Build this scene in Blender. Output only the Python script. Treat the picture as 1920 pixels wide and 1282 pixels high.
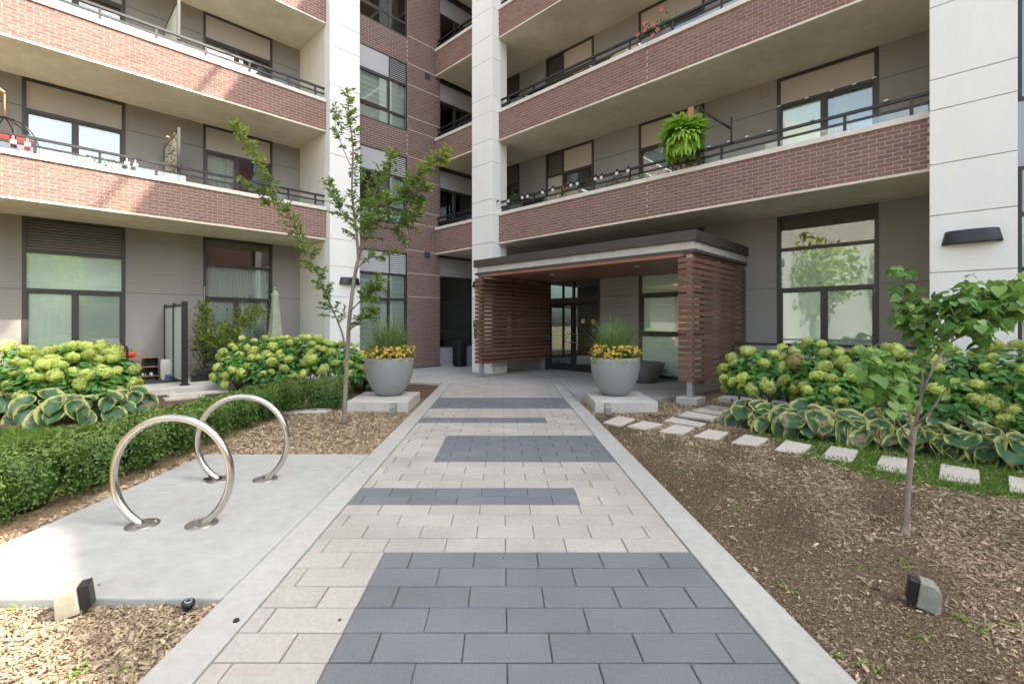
import bpy, math, random
import numpy as np
from mathutils import Vector, Matrix

random.seed(7); RNG = np.random.default_rng(7)
for o in list(bpy.data.objects): bpy.data.objects.remove(o)
S = bpy.context.scene
COL = S.collection

# ------------------------------------------------------------------ camera
cam = bpy.data.cameras.new('camera'); camo = bpy.data.objects.new('camera', cam); COL.objects.link(camo)
camo.location = (0, 0, 1.5); camo.rotation_euler = (math.pi/2, 0, 0)
cam.sensor_width = 36; cam.lens = 881/1920*36
cam.shift_x = 18/1920; cam.shift_y = -34/1920
cam.clip_start = .05; cam.clip_end = 900
S.camera = camo

# ------------------------------------------------------------------ light
SUN = Vector((.978, -.148, 1.0)).normalized()
w = bpy.data.worlds.new('World'); S.world = w; w.use_nodes = True
nt = w.node_tree
sky = nt.nodes.new('ShaderNodeTexSky'); sky.sky_type = 'NISHITA'; sky.sun_disc = False
sky.sun_elevation = math.asin(SUN.z); sky.sun_rotation = math.atan2(SUN.x, SUN.y)
sky.air_density = 1.0; sky.dust_density = 4.0; sky.ozone_density = .2
bg = nt.nodes['Background']; bg.inputs['Strength'].default_value = .085
# unseen cloud noise added to make the blue sky light more neutral
tc = nt.nodes.new('ShaderNodeTexCoord'); cl = nt.nodes.new('ShaderNodeTexNoise'); cl.inputs['Scale'].default_value = 2.6; cl.inputs['Detail'].default_value = 7
nt.links.new(tc.outputs['Generated'], cl.inputs['Vector'])
cm = nt.nodes.new('ShaderNodeMapRange'); cm.inputs[1].default_value = .36; cm.inputs[2].default_value = .56; nt.links.new(cl.outputs[0], cm.inputs[0])
hs = nt.nodes.new('ShaderNodeHueSaturation'); hs.inputs['Saturation'].default_value = .48; hs.inputs['Value'].default_value = 1.5; nt.links.new(sky.outputs[0], hs.inputs['Color'])
mx = nt.nodes.new('ShaderNodeMix'); mx.data_type = 'RGBA'; nt.links.new(cm.outputs[0], mx.inputs[0]); nt.links.new(sky.outputs[0], mx.inputs[6]); nt.links.new(hs.outputs[0], mx.inputs[7])
nt.links.new(mx.outputs[2], bg.inputs[0])
sl = bpy.data.lights.new('sun', 'SUN'); sl.energy = 2.6; sl.angle = math.radians(.55); sl.color = (1, .90, .76)
so = bpy.data.objects.new('sun', sl); COL.objects.link(so); so.rotation_euler = SUN.to_track_quat('Z', 'Y').to_euler()
so.location = (20, 0, 30)
V = S.view_settings
V.view_transform = 'Standard'; V.look = 'None'; V.gamma = 1; V.use_curve_mapping = False
V.exposure = 2.56

# ------------------------------------------------------------------ materials
M = {}
def newmat(name):
    m = bpy.data.materials.new(name); m.use_nodes = True; M[name] = m
    n = m.node_tree.nodes; return m, n, m.node_tree.links, n['Principled BSDF']
def mat(name, col, rough=.8, spec=.4, metal=0, n1=(0, 0), n2=(0, 0), bump=(0, 0), var=0, tone=None, trans=0, stretch=None, coat=0):
    """n1/n2 = (scale, amount) multiply value by noise; tone = second colour mixed by point attribute 'tone'"""
    m, n, l, b = newmat(name)
    b.inputs['Roughness'].default_value = rough; b.inputs['Specular IOR Level'].default_value = spec
    b.inputs['Metallic'].default_value = metal; b.inputs['Coat Weight'].default_value = coat
    geo = n.new('ShaderNodeNewGeometry'); pos = geo.outputs['Position']
    if stretch:
        mp = n.new('ShaderNodeMapping'); mp.inputs['Scale'].default_value = stretch; l.new(pos, mp.inputs[0]); pos = mp.outputs[0]
    c = n.new('ShaderNodeRGB'); c.outputs[0].default_value = (*col, 1); cur = c.outputs[0]
    if tone:
        a = n.new('ShaderNodeAttribute'); a.attribute_name = 'tone'
        mx = n.new('ShaderNodeMix'); mx.data_type = 'RGBA'; l.new(a.outputs['Fac'], mx.inputs[0]); l.new(cur, mx.inputs[6])
        mx.inputs[7].default_value = (*tone, 1); cur = mx.outputs[2]
    for sc, am in (n1, n2):
        if am:
            tx = n.new('ShaderNodeTexNoise'); tx.inputs['Scale'].default_value = sc; tx.inputs['Detail'].default_value = 6; l.new(pos, tx.inputs['Vector'])
            mr = n.new('ShaderNodeMapRange'); mr.inputs[1].default_value = .3; mr.inputs[2].default_value = .7; mr.inputs[3].default_value = 1-am; mr.inputs[4].default_value = 1+am
            l.new(tx.outputs[0], mr.inputs[0])
            hs = n.new('ShaderNodeHueSaturation'); l.new(mr.outputs[0], hs.inputs['Value']); l.new(cur, hs.inputs['Color']); cur = hs.outputs[0]
    if var:
        oi = n.new('ShaderNodeObjectInfo'); mr = n.new('ShaderNodeMapRange'); mr.inputs[3].default_value = 1-var; mr.inputs[4].default_value = 1+var
        l.new(oi.outputs['Random'], mr.inputs[0]); hs = n.new('ShaderNodeHueSaturation'); l.new(mr.outputs[0], hs.inputs['Value']); l.new(cur, hs.inputs['Color']); cur = hs.outputs[0]
    l.new(cur, b.inputs['Base Color'])
    if bump[1]:
        tx = n.new('ShaderNodeTexNoise'); tx.inputs['Scale'].default_value = bump[0]; tx.inputs['Detail'].default_value = 8; l.new(pos, tx.inputs['Vector'])
        bp = n.new('ShaderNodeBump'); bp.inputs['Strength'].default_value = bump[1]; bp.inputs['Distance'].default_value = .01
        l.new(tx.outputs[0], bp.inputs['Height']); l.new(bp.outputs[0], b.inputs['Normal'])
    if trans:
        t = n.new('ShaderNodeBsdfTranslucent'); l.new(cur, t.inputs[0]); mx = n.new('ShaderNodeMixShader'); mx.inputs[0].default_value = trans
        l.new(b.outputs[0], mx.inputs[1]); l.new(t.outputs[0], mx.inputs[2]); l.new(mx.outputs[0], n['Material Output'].inputs[0])
    return m
def glass(name, tint, refl=.06, rough=0, wav=.012):
    m, n, l, b = newmat(name); n.remove(b)
    t = n.new('ShaderNodeBsdfTransparent'); t.inputs[0].default_value = (*tint, 1)
    g = n.new('ShaderNodeBsdfGlossy'); g.inputs['Roughness'].default_value = rough; g.inputs['Color'].default_value = (.95, 1, .98, 1)
    f = n.new('ShaderNodeFresnel'); f.inputs[0].default_value = 1.5
    ad = n.new('ShaderNodeMath'); ad.operation = 'ADD'; ad.use_clamp = True; l.new(f.outputs[0], ad.inputs[0]); ad.inputs[1].default_value = refl
    if wav:
        geo = n.new('ShaderNodeNewGeometry'); tx = n.new('ShaderNodeTexNoise'); tx.inputs['Scale'].default_value = .9; tx.inputs['Detail'].default_value = 1; l.new(geo.outputs['Position'], tx.inputs[0])
        bp = n.new('ShaderNodeBump'); bp.inputs['Strength'].default_value = .25; bp.inputs['Distance'].default_value = wav; l.new(tx.outputs[0], bp.inputs['Height']); l.new(bp.outputs[0], g.inputs['Normal'])
    mx = n.new('ShaderNodeMixShader'); l.new(ad.outputs[0], mx.inputs[0]); l.new(t.outputs[0], mx.inputs[1]); l.new(g.outputs[0], mx.inputs[2])
    l.new(mx.outputs[0], n['Material Output'].inputs[0]); return m

mat('concrete', (.365, .372, .35), .85, .3, n1=(1.1, .10), n2=(9, .07), bump=(120, .25))
mat('kerb', (.385, .388, .36), .85, .3, n1=(.9, .10), n2=(14, .07), bump=(160, .3))
mat('pad_side', (.33, .31, .28), .9, .3, n1=(6, .2), bump=(60, .4))
mat('plaza', (.385, .38, .35), .85, .3, n1=(.8, .14), n2=(7, .07), bump=(120, .2))
mat('slab_concrete', (.50, .49, .45), .85, .3, n1=(3, .10), n2=(20, .06), bump=(60, .3))
mat('paver_light', (.375, .357, .318), .85, .3, n1=(1.4, .11), n2=(40, .08), bump=(220, .35), var=.05)
mat('paver_dark', (.145, .158, .169), .8, .35, n1=(1.7, .10), n2=(110, .14), bump=(220, .35), var=.06)
mat('joint_sand', (.13, .11, .085), .95, .2, n1=(30, .3))
mat('stone', (.55, .51, .44), .85, .3, n1=(5, .09), n2=(40, .06), bump=(150, .3), var=.05)
mat('mortar', (.52, .445, .40), .95, .2, n1=(20, .08), bump=(90, .3))
for i, c in enumerate(((.236, .138, .110), (.218, .130, .106), (.258, .150, .116), (.200, .120, .102))):
    mat('brick%d' % i, c, .85, .3, n1=(25, .14), n2=(3, .06), bump=(120, .4))
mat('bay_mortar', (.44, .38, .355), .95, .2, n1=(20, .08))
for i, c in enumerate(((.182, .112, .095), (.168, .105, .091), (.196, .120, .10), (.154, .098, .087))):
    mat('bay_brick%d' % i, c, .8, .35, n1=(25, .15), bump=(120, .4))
mat('precast', (.80, .80, .765), .8, .3, n1=(.9, .03), n2=(14, .018), stretch=(2, 2, .45), bump=(90, .12))
mat('seam', (.13, .125, .11), .95, .2)
mat('cream_wall', (.74, .70, .61), .85, .3, n1=(1.5, .05), bump=(140, .15))
mat('coping', (.66, .63, .57), .8, .3, n1=(2, .07), n2=(15, .05), bump=(60, .2))
mat('soffit', (.66, .615, .505), .85, .25, n1=(.9, .11), n2=(5, .07), bump=(30, .3))
mat('eifs', (.285, .275, .252), .9, .25, n1=(.8, .07), stretch=(1.5, 1.5, .5), bump=(260, .3))
mat('panel_taupe', (.43, .395, .345), .55, .4, n1=(1, .03))
mat('panel_grey', (.42, .42, .44), .3, .5, n1=(1, .03))
mat('frame', (.040, .037, .034), .45, .5)
mat('black_metal', (.014, .014, .016), .42, .5)
mat('brown_metal', (.05, .040, .034), .5, .5, n1=(2, .1))
mat('louver', (.30, .275, .235), .5, .4)
mat('louver_white', (.62, .62, .63), .5, .4)
mat('vent', (.30, .27, .225), .6, .4)
mat('vent_dark', (.06, .065, .075), .6, .4)
mat('timber', (.160, .082, .052), .5, .4, n1=(2.5, .16), n2=(30, .10), stretch=(1, 1, 6), bump=(60, .2), var=.14)
mat('timber_soffit', (.24, .115, .07), .45, .4, n1=(4, .15), bump=(60, .15), var=.1)
mat('timber_light', (.42, .20, .085), .6, .4, n1=(9, .15))
mat('galv', (.42, .44, .46), .5, .5, metal=.6, n1=(18, .14))
def steel():
    m, n, l, b = newmat('steel'); b.inputs['Metallic'].default_value = 1; b.inputs['Base Color'].default_value = (.62, .60, .56, 1); b.inputs['Roughness'].default_value = .27
    b.inputs['Anisotropic'].default_value = .4
    geo = n.new('ShaderNodeNewGeometry'); tx = n.new('ShaderNodeTexNoise'); tx.inputs['Scale'].default_value = 14; l.new(geo.outputs['Position'], tx.inputs[0])
    mr = n.new('ShaderNodeMapRange'); mr.inputs[3].default_value = .235; mr.inputs[4].default_value = .245; l.new(tx.outputs[0], mr.inputs[0]); l.new(mr.outputs[0], b.inputs['Roughness'])
steel()
mat('steel_plate', (.30, .285, .26), .45, .5, metal=.8, n1=(20, .2))
mat('pot_grey', (.265, .28, .278), .45, .45, n1=(2, .05), n2=(25, .03), bump=(40, .05))
mat('pot_dark', (.15, .142, .135), .55, .4, n1=(3, .07))
mat('soil', (.048, .034, .024), 1, .1, n1=(14, .35), bump=(50, .8))
mat('blind', (.82, .86, .82), .9, .2, n1=(1, .03))
mat('blind_reflect_dim', (.52, .56, .52), .9, .2, n1=(1, .05))  # darker copy of the blind, dim pane reflections put into its colour
mat('blind_slat', (.66, .70, .70), .8, .2)
mat('curtain', (.60, .64, .64), .9, .2, trans=.2)
mat('curtain_blue', (.28, .40, .50), .9, .2)
mat('interior', (.20, .18, .15), .9, .2)
mat('interior_warm', (.22, .12, .06), .8, .3, n1=(3, .3))
mat('mat_dark', (.07, .072, .078), .95, .2, n1=(80, .2))
mat('white_plastic', (.75, .75, .72), .5, .4)
mat('red_plastic', (.55, .07, .035), .45, .5, n1=(20, .2))
mat('canvas', (.36, .38, .29), .9, .2, n1=(6, .12))
mat('lens', (.64, .61, .49), .35, .5, n1=(15, .14), trans=.5)
mat('lens_grey', (.42, .44, .38), .35, .5, n1=(15, .12), trans=.45)
mat('bark', (.245, .21, .175), .9, .2, n1=(12, .2), n2=(50, .18), stretch=(1, 1, .25), bump=(60, .6))
mat('bark_dark', (.16, .10, .07), .9, .2, n1=(20, .25))
mat('leaf_tree', (.12, .25, .045), .5, .4, tone=(.42, .48, .08), trans=.45)
mat('leaf_redbud', (.07, .185, .035), .42, .45, tone=(.20, .34, .075), trans=.38, var=.3)
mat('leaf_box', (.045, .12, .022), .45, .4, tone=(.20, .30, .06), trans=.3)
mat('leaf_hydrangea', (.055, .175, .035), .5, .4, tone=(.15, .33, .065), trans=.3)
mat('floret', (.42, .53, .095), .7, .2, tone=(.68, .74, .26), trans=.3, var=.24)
mat('floret_tan', (.33, .29, .10), .7, .2, tone=(.44, .42, .2), trans=.3)
mat('leaf_fern', (.24, .48, .05), .5, .3, tone=(.48, .70, .12), trans=.4)
mat('leaf_vine', (.12, .20, .03), .5, .3, tone=(.32, .36, .07), trans=.4)
mat('blade', (.065, .17, .035), .45, .4, tone=(.22, .33, .11), trans=.3)
mat('petal_yellow', (.80, .56, .03), .6, .3, tone=(.82, .70, .22), trans=.3)
mat('petal_orange', (.62, .22, .03), .6, .3, tone=(.75, .40, .08), trans=.3)
mat('petal_pink', (.70, .10, .13), .6, .3, tone=(.72, .25, .22), trans=.3)
mat('petal_purple', (.22, .12, .22), .7, .3, tone=(.35, .25, .33))
mat('petal_white', (.75, .73, .62), .6, .3)
mat('grass_blade', (.095, .22, .025), .5, .3, tone=(.22, .36, .06), trans=.35)
mat('chip', (.215, .16, .108), .9, .2, tone=(.56, .445, .29), n1=(40, .2))
mat('dry_plant', (.28, .19, .11), .9, .2, tone=(.5, .40, .26))
mat('cushion_red', (.16, .03, .028), .9, .2, n1=(10, .2))
mat('cushion_grey', (.45, .46, .5), .9, .2)
mat('paper', (.62, .60, .55), .8, .2, n1=(9, .12))
mat('sticker_pink', (.62, .42, .40), .7, .3); mat('sticker_yellow', (.42, .38, .05), .7, .3); mat('sticker_blue', (.12, .16, .32), .7, .3)
mat('far_wall', (.30, .30, .29), .85, .3, n1=(.3, .06)); mat('far_brick', (.30, .15, .11), .9, .2, n1=(.6, .1)); mat('far_glass', (.05, .07, .08), .1, .6)
mat('far_road', (.06, .06, .062), .9, .3, n1=(4, .1))
mat('roof_metal', (.06, .05, .045), .5, .5, n1=(2, .08))
glass('pane', (.93, .97, .94), .06); glass('pane_dark', (.42, .48, .47), .08); glass('spandrel_glass', (.62, .58, .52), .09); glass('rail_glass', (.86, .92, .92), .05, wav=0)
mat('frosted', (.72, .76, .71), .35, .5, trans=.3)
def hosta_mat():
    m, n, l, b = newmat('leaf_hosta'); b.inputs['Roughness'].default_value = .5
    a = n.new('ShaderNodeAttribute'); a.attribute_name = 'tone'
    geo = n.new('ShaderNodeNewGeometry'); tx = n.new('ShaderNodeTexNoise'); tx.inputs['Scale'].default_value = 13; tx.inputs['Detail'].default_value = 5; l.new(geo.outputs['Position'], tx.inputs[0])
    ad = n.new('ShaderNodeMath'); ad.operation = 'MULTIPLY_ADD'; ad.inputs[1].default_value = .9; l.new(tx.outputs[0], ad.inputs[0]); l.new(a.outputs['Fac'], ad.inputs[2])
    r = n.new('ShaderNodeValToRGB'); e = r.color_ramp.elements
    e[0].position = .0; e[0].color = (.038, .105, .055, 1); e[1].position = .58; e[1].color = (.055, .135, .05, 1)
    for p_, c_ in ((.74, (.40, .43, .13, 1)), (1.0, (.52, .50, .22, 1))): x = e.new(p_); x.color = c_
    mr = n.new('ShaderNodeMath'); mr.operation = 'MULTIPLY'; mr.inputs[1].default_value = .78; l.new(ad.outputs[0], mr.inputs[0]); l.new(mr.outputs[0], r.inputs[0])
    oi = n.new('ShaderNodeObjectInfo'); t2 = n.new('ShaderNodeTexNoise'); t2.inputs['Scale'].default_value = 9; l.new(geo.outputs['Position'], t2.inputs[0])
    # dry brown blotches on some leaves
    mm = n.new('ShaderNodeMath'); mm.operation = 'MULTIPLY'; l.new(t2.outputs[0], mm.inputs[0]); l.new(oi.outputs['Random'], mm.inputs[1])
    m2 = n.new('ShaderNodeMapRange'); m2.inputs[1].default_value = .44; m2.inputs[2].default_value = .54; l.new(mm.outputs[0], m2.inputs[0])
    mx = n.new('ShaderNodeMix'); mx.data_type = 'RGBA'; l.new(m2.outputs[0], mx.inputs[0]); l.new(r.outputs[0], mx.inputs[6]); mx.inputs[7].default_value = (.26, .19, .11, 1)
    l.new(mx.outputs[2], b.inputs['Base Color'])
    t = n.new('ShaderNodeBsdfTranslucent'); l.new(mx.outputs[2], t.inputs[0]); ms = n.new('ShaderNodeMixShader'); ms.inputs[0].default_value = .22
    l.new(b.outputs[0], ms.inputs[1]); l.new(t.outputs[0], ms.inputs[2]); l.new(ms.outputs[0], n['Material Output'].inputs[0])
hosta_mat()
def ground_mat():
    m, n, l, b = newmat('ground'); b.inputs['Roughness'].default_value = 1; b.inputs['Specular IOR Level'].default_value = .1
    geo = n.new('ShaderNodeNewGeometry'); P_ = geo.outputs['Position']
    def noise(s, d=6):
        t = n.new('ShaderNodeTexNoise'); t.inputs['Scale'].default_value = s; t.inputs['Detail'].default_value = d; l.new(P_, t.inputs[0]); return t.outputs[0]
    def ramp(f, p0, p1, c0, c1):
        r = n.new('ShaderNodeValToRGB'); r.color_ramp.elements[0].position = p0; r.color_ramp.elements[1].position = p1
        r.color_ramp.elements[0].color = (*c0, 1); r.color_ramp.elements[1].color = (*c1, 1); l.new(f, r.inputs[0]); return r.outputs[0]
    soil = ramp(noise(64, 10), .36, .66, (.060, .044, .031), (.20, .15, .10))
    chips = ramp(noise(70, 3), .38, .62, (.12, .085, .052), (.40, .30, .19))
    def mix(f, a, c):
        x = n.new('ShaderNodeMix'); x.data_type = 'RGBA'; l.new(f, x.inputs[0]); l.new(a, x.inputs[6]); l.new(c, x.inputs[7]); return x.outputs[2]
    at = n.new('ShaderNodeAttribute'); at.attribute_name = 'mulch'
    cur = mix(at.outputs['Fac'], soil, chips)
    at2 = n.new('ShaderNodeAttribute'); at2.attribute_name = 'grass'
    gr = ramp(noise(55, 4), .35, .7, (.045, .085, .016), (.10, .17, .035))
    cur = mix(at2.outputs['Fac'], cur, gr)
    l.new(cur, b.inputs['Base Color'])
    bp = n.new('ShaderNodeBump'); bp.inputs['Strength'].default_value = .9; bp.inputs['Distance'].default_value = .02; l.new(noise(110, 8), bp.inputs['Height']); l.new(bp.outputs[0], b.inputs['Normal'])
ground_mat()

# ------------------------------------------------------------------ helpers
TH = math.radians(45.4); CT, ST = math.cos(TH), math.sin(TH)
def W(p, q, z=0): return Vector((p*CT-q*ST, p*ST+q*CT, z))
def PQ(x, y): return (x*CT+y*ST, -x*ST+y*CT)
FPX, CX, CY = 881., 942., 607.
def proj(v): return (CX+FPX*v[0]/v[1], CY-FPX*(v[2]-1.5)/v[1])
def gxy(px, py, z=0):
    Y = FPX*(1.5-z)/(py-CY); return ((px-CX)/FPX*Y, Y)
def at(px, py, Y): return Vector(((px-CX)/FPX*Y, Y, 1.5+(CY-py)/FPX*Y))

def tag(o, label=None, cat=None, group=None, kind=None):
    if label: o['label'] = label
    if cat: o['category'] = cat
    if group: o['group'] = group
    if kind: o['kind'] = kind
    return o
def thing(name, label, cat, loc=(0, 0, 0), rz=0, group=None):
    o = bpy.data.objects.new(name, None); COL.objects.link(o); o.location = loc; o.rotation_euler = (0, 0, rz); o.empty_display_size = .1
    return tag(o, label, cat, group)
def link(name, me, parent=None, loc=(0, 0, 0), rot=(0, 0, 0), scale=(1, 1, 1)):
    o = bpy.data.objects.new(name, me); COL.objects.link(o); o.parent = parent; o.location = loc; o.rotation_euler = rot; o.scale = scale
    return o
def copy_tree(o, parent=None):
    c = o.copy(); COL.objects.link(c); c.parent = parent
    for ch in o.children: copy_tree(ch, c)
    return c
class MB:
    def __init__(s): s.v = []; s.f = []; s.m = []; s.mats = []; s.smooth = []
    def mi(s, m):
        if m not in s.mats: s.mats.append(m)
        return s.mats.index(m)
    def box(s, x0, x1, y0, y1, z0, z1, m='frame', skip=()):
        if x0 > x1: x0, x1 = x1, x0
        if y0 > y1: y0, y1 = y1, y0
        if z0 > z1: z0, z1 = z1, z0
        b = len(s.v); s.v += [(x, y, z) for z in (z0, z1) for y in (y0, y1) for x in (x0, x1)]
        F = {'b': (0, 2, 3, 1), 't': (4, 5, 7, 6), 'y0': (0, 1, 5, 4), 'y1': (2, 6, 7, 3), 'x0': (0, 4, 6, 2), 'x1': (1, 3, 7, 5)}
        i = s.mi(m)
        for k, f in F.items():
            if k not in skip: s.f.append([b+j for j in f]); s.m.append(i); s.smooth.append(False)
        return s
    def quad(s, pts, m='frame'):
        b = len(s.v); s.v += [tuple(p) for p in pts]; s.f.append(list(range(b, b+len(pts)))); s.m.append(s.mi(m)); s.smooth.append(False); return s
    def prism(s, pts, z0, z1, m='concrete', mside=None):
        n_ = len(pts); b = len(s.v); s.v += [(x, y, z0) for x, y in pts]+[(x, y, z1) for x, y in pts]
        s.f.append([b+n_+i for i in range(n_)]); s.m.append(s.mi(m)); s.smooth.append(False)
        for i in range(n_):
            j = (i+1) % n_; s.f.append([b+i, b+j, b+n_+j, b+n_+i]); s.m.append(s.mi(mside or m)); s.smooth.append(False)
        return s
    def tube(s, pts, r, m='black_metal', n=8, cap=True, closed=False):
        pts = [Vector(p) for p in pts]; rs = r if isinstance(r, (list, tuple)) else [r]*len(pts)
        b = len(s.v); i_ = s.mi(m); N = len(pts); prev = None
        for k, p in enumerate(pts):
            t = (pts[(k+1) % N]-pts[k-1]) if (closed or 0 < k < N-1) else (pts[1]-pts[0] if k == 0 else pts[-1]-pts[-2])
            t = t.normalized()
            u = (prev - t*prev.dot(t)) if prev is not None else (t.cross(Vector((0, 0, 1))) if abs(t.z) < .95 else t.cross(Vector((1, 0, 0))))
            u.normalize(); prev = u; v = t.cross(u)
            for j in range(n):
                a = 2*math.pi*j/n; s.v.append(tuple(p+(u*math.cos(a)+v*math.sin(a))*rs[k]))
        for k in range(N if closed else N-1):
            k2 = (k+1) % N
            for j in range(n):
                s.f.append([b+k*n+j, b+k*n+(j+1) % n, b+k2*n+(j+1) % n, b+k2*n+j]); s.m.append(i_); s.smooth.append(True)
        if cap and not closed:
            s.f.append([b+j for j in range(n)][::-1]); s.m.append(i_); s.smooth.append(False)
            s.f.append([b+(N-1)*n+j for j in range(n)]); s.m.append(i_); s.smooth.append(False)
        return s
    def lathe(s, prof, m='pot_grey', n=32, c=(0, 0, 0), a0=0, a1=2*math.pi, smooth=True):
        b = len(s.v); i_ = s.mi(m); full = abs(a1-a0-2*math.pi) < 1e-6; nn = n if full else n+1
        for r, z in prof:
            for j in range(nn):
                a = a0+(a1-a0)*j/n; s.v.append((c[0]+r*math.cos(a), c[1]+r*math.sin(a), c[2]+z))
        for k in range(len(prof)-1):
            for j in range(n):
                j2 = (j+1) % nn
                s.f.append([b+k*nn+j, b+k*nn+j2, b+(k+1)*nn+j2, b+(k+1)*nn+j]); s.m.append(i_); s.smooth.append(smooth)
        return s
    def mesh(s, name):
        me = bpy.data.meshes.new(name); me.from_pydata(s.v, [], s.f)
        for m in s.mats: me.materials.append(M[m])
        me.polygons.foreach_set('material_index', s.m); me.polygons.foreach_set('use_smooth', s.smooth); me.update(); return me
    def build(s, name, parent=None, loc=(0, 0, 0), rot=(0, 0, 0), bevel=0, off=None):
        if off is not None: s.v = [(a-off[0], b-off[1], c-off[2]) for a, b, c in s.v]
        o = link(name, s.mesh(name), parent, loc, rot)
        if bevel:
            md = o.modifiers.new('bevel', 'BEVEL'); md.width = bevel; md.segments = 2; md.limit_method = 'ANGLE'
        return o
def joined(name, tv, tf, R, T, material, tone=None, sc=None, vtone=None):
    """one mesh from many transformed copies of a small template"""
    tv = np.asarray(tv, float); tf = np.asarray(tf, int); N = len(T); n = len(tv)
    v = np.einsum('nij,kj->nki', R, tv)
    if sc is not None: v = v*np.asarray(sc)[:, None, None]
    v = (v+np.asarray(T)[:, None, :]).reshape(-1, 3)
    f = (tf[None]+(np.arange(N)*n)[:, None, None]).reshape(-1, tf.shape[1])
    me = bpy.data.meshes.new(name); me.vertices.add(len(v)); me.vertices.foreach_set('co', v.ravel())
    me.loops.add(f.size); me.loops.foreach_set('vertex_index', f.ravel())
    me.polygons.add(len(f)); me.polygons.foreach_set('loop_start', np.arange(len(f))*tf.shape[1])
    me.materials.append(M[material])
    a = me.attributes.new('tone', 'FLOAT', 'POINT')
    t = np.repeat(tone if tone is not None else RNG.random(N), n)
    if vtone is not None: t = np.clip(t+np.tile(vtone, N), 0, 1)
    a.data.foreach_set('value', t.astype(np.float32))
    me.update(calc_edges=True); me.validate(); return me
def rots(N, up=None, tilt=1.0, dirs=None):
    """random rotations; template lies in XY, tip along +X, normal +Z. dirs = normal directions"""
    if dirs is None:
        dirs = RNG.normal(size=(N, 3))*tilt+np.array(up if up is not None else (0, 0, 0))
    nz = dirs/np.linalg.norm(dirs, axis=1, keepdims=True)
    r = RNG.normal(size=(N, 3)); x = r-nz*(r*nz).sum(1, keepdims=True); x /= np.linalg.norm(x, axis=1, keepdims=True)
    y = np.cross(nz, x); return np.stack([x, y, nz], axis=2)
def axis_rots(x, nz):
    x = x/np.linalg.norm(x, axis=1, keepdims=True); nz = nz-x*(nz*x).sum(1, keepdims=True); nz /= np.linalg.norm(nz, axis=1, keepdims=True)
    return np.stack([x, np.cross(nz, x), nz], axis=2)
LEAF_V = [(0, 0, 0), (.3, .22, .05), (.7, .2, .04), (1, 0, -.06), (.7, -.2, .04), (.3, -.22, .05), (.35, 0, -.02), (.7, 0, -.03)]
LEAF_F = [(0, 6, 1, 1), ]
LEAF_F = [(0, 6, 1), (6, 7, 2), (6, 2, 1), (7, 3, 2), (0, 5, 6), (6, 5, 4), (6, 4, 7), (7, 4, 3)]

# ================================================================== GROUND
def axis_lines():
    a = list(np.arange(-9, 9.01, .14)); return [-200, -90, -40, -22, -14]+a+[14, 22, 40, 90, 200]
def ground():
    xs = np.array(axis_lines()); ys = np.array([-200, -80, -30, -12, -5, -2]+list(np.arange(0, 16, .14))+[20, 30, 60, 120, 260])
    X, Y = np.meshgrid(xs, ys); n_ = X.size
    rr = RNG.random(X.shape)
    Z = -.045+.012*np.sin(X*2.1+1)*np.sin(Y*1.7)+.012*(rr-.5)
    # right bed rises a little into a low mound
    Z += np.where((X > 1.6) & (Y < 9), .05*np.exp(-((X-3.0)**2+(Y-4.5)**2)/2.5), 0)
    Z = np.where((np.abs(X) > 9) | (Y < 0) | (Y > 15.5), -.08, Z)
    v = np.stack([X, Y, Z], -1).reshape(-1, 3); nx = len(xs); ny = len(ys)
    f = [(j*nx+i, j*nx+i+1, (j+1)*nx+i+1, (j+1)*nx+i) for j in range(ny-1) for i in range(nx-1)]
    me = bpy.data.meshes.new('ground'); me.from_pydata(v.tolist(), [], f); me.materials.append(M['ground'])
    xf, yf = X.ravel(), Y.ravel()
    mul = np.clip(mulch_density(xf, yf), 0, 1); gr = np.clip(grass_density(xf, yf), 0, 1)
    for nm, d in (('mulch', mul), ('grass', gr)):
        a = me.attributes.new(nm, 'FLOAT', 'POINT'); a.data.foreach_set('value', d.astype(np.float32))
    me.polygons.foreach_set('use_smooth', [True]*len(f))
    o = link('ground', me); o['kind'] = 'structure'; return o
def gz(x, y):
    z = -.045+.012*np.sin(x*2.1+1)*np.sin(y*1.7)
    return z+np.where((x > 1.6) & (y < 9), .05*np.exp(-((x-3.0)**2+(y-4.5)**2)/2.5), 0)
def blob(x, y, cx, cy, rx, ry, a=0):
    c, s = math.cos(a), math.sin(a); u = (x-cx)*c+(y-cy)*s; v = -(x-cx)*s+(y-cy)*c
    return np.exp(-((u/rx)**2+(v/ry)**2))
def mulch_density(x, y):
    n = .5+.28*np.sin(x*3.1+1.3*np.sin(y*2.3))*np.sin(y*2.7+x)+.18*np.sin(x*7.7-y*5.1)
    left = ((x < -1.53) & (y < 9.6)).astype(float)*(.75+.35*n)
    left *= np.where((x < -4.6), .25, 1)
    r = np.clip((x-1.5)*1.0, 0, 1)*np.where(y < 8.2, 1, .95)
    right = ((x > 1.48) & (y < 10)).astype(float)*np.clip(1.8*n-.42, 0, 1)*np.clip((x-1.65)*1.3, .12, 1)
    right *= np.clip(1-.9*blob(x, y, 2.2, 2.6, .45, .5)-.8*blob(x, y, 2.3, 4.3, .25, .6, .3), 0, 1)
    right = np.where((y > 7.9) & (x > 1.48), .85, right)
    return left+right
def lawn_edge(x): # right lawn sits beyond this line
    return 3.15+(5.4-x)*.30
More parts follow.
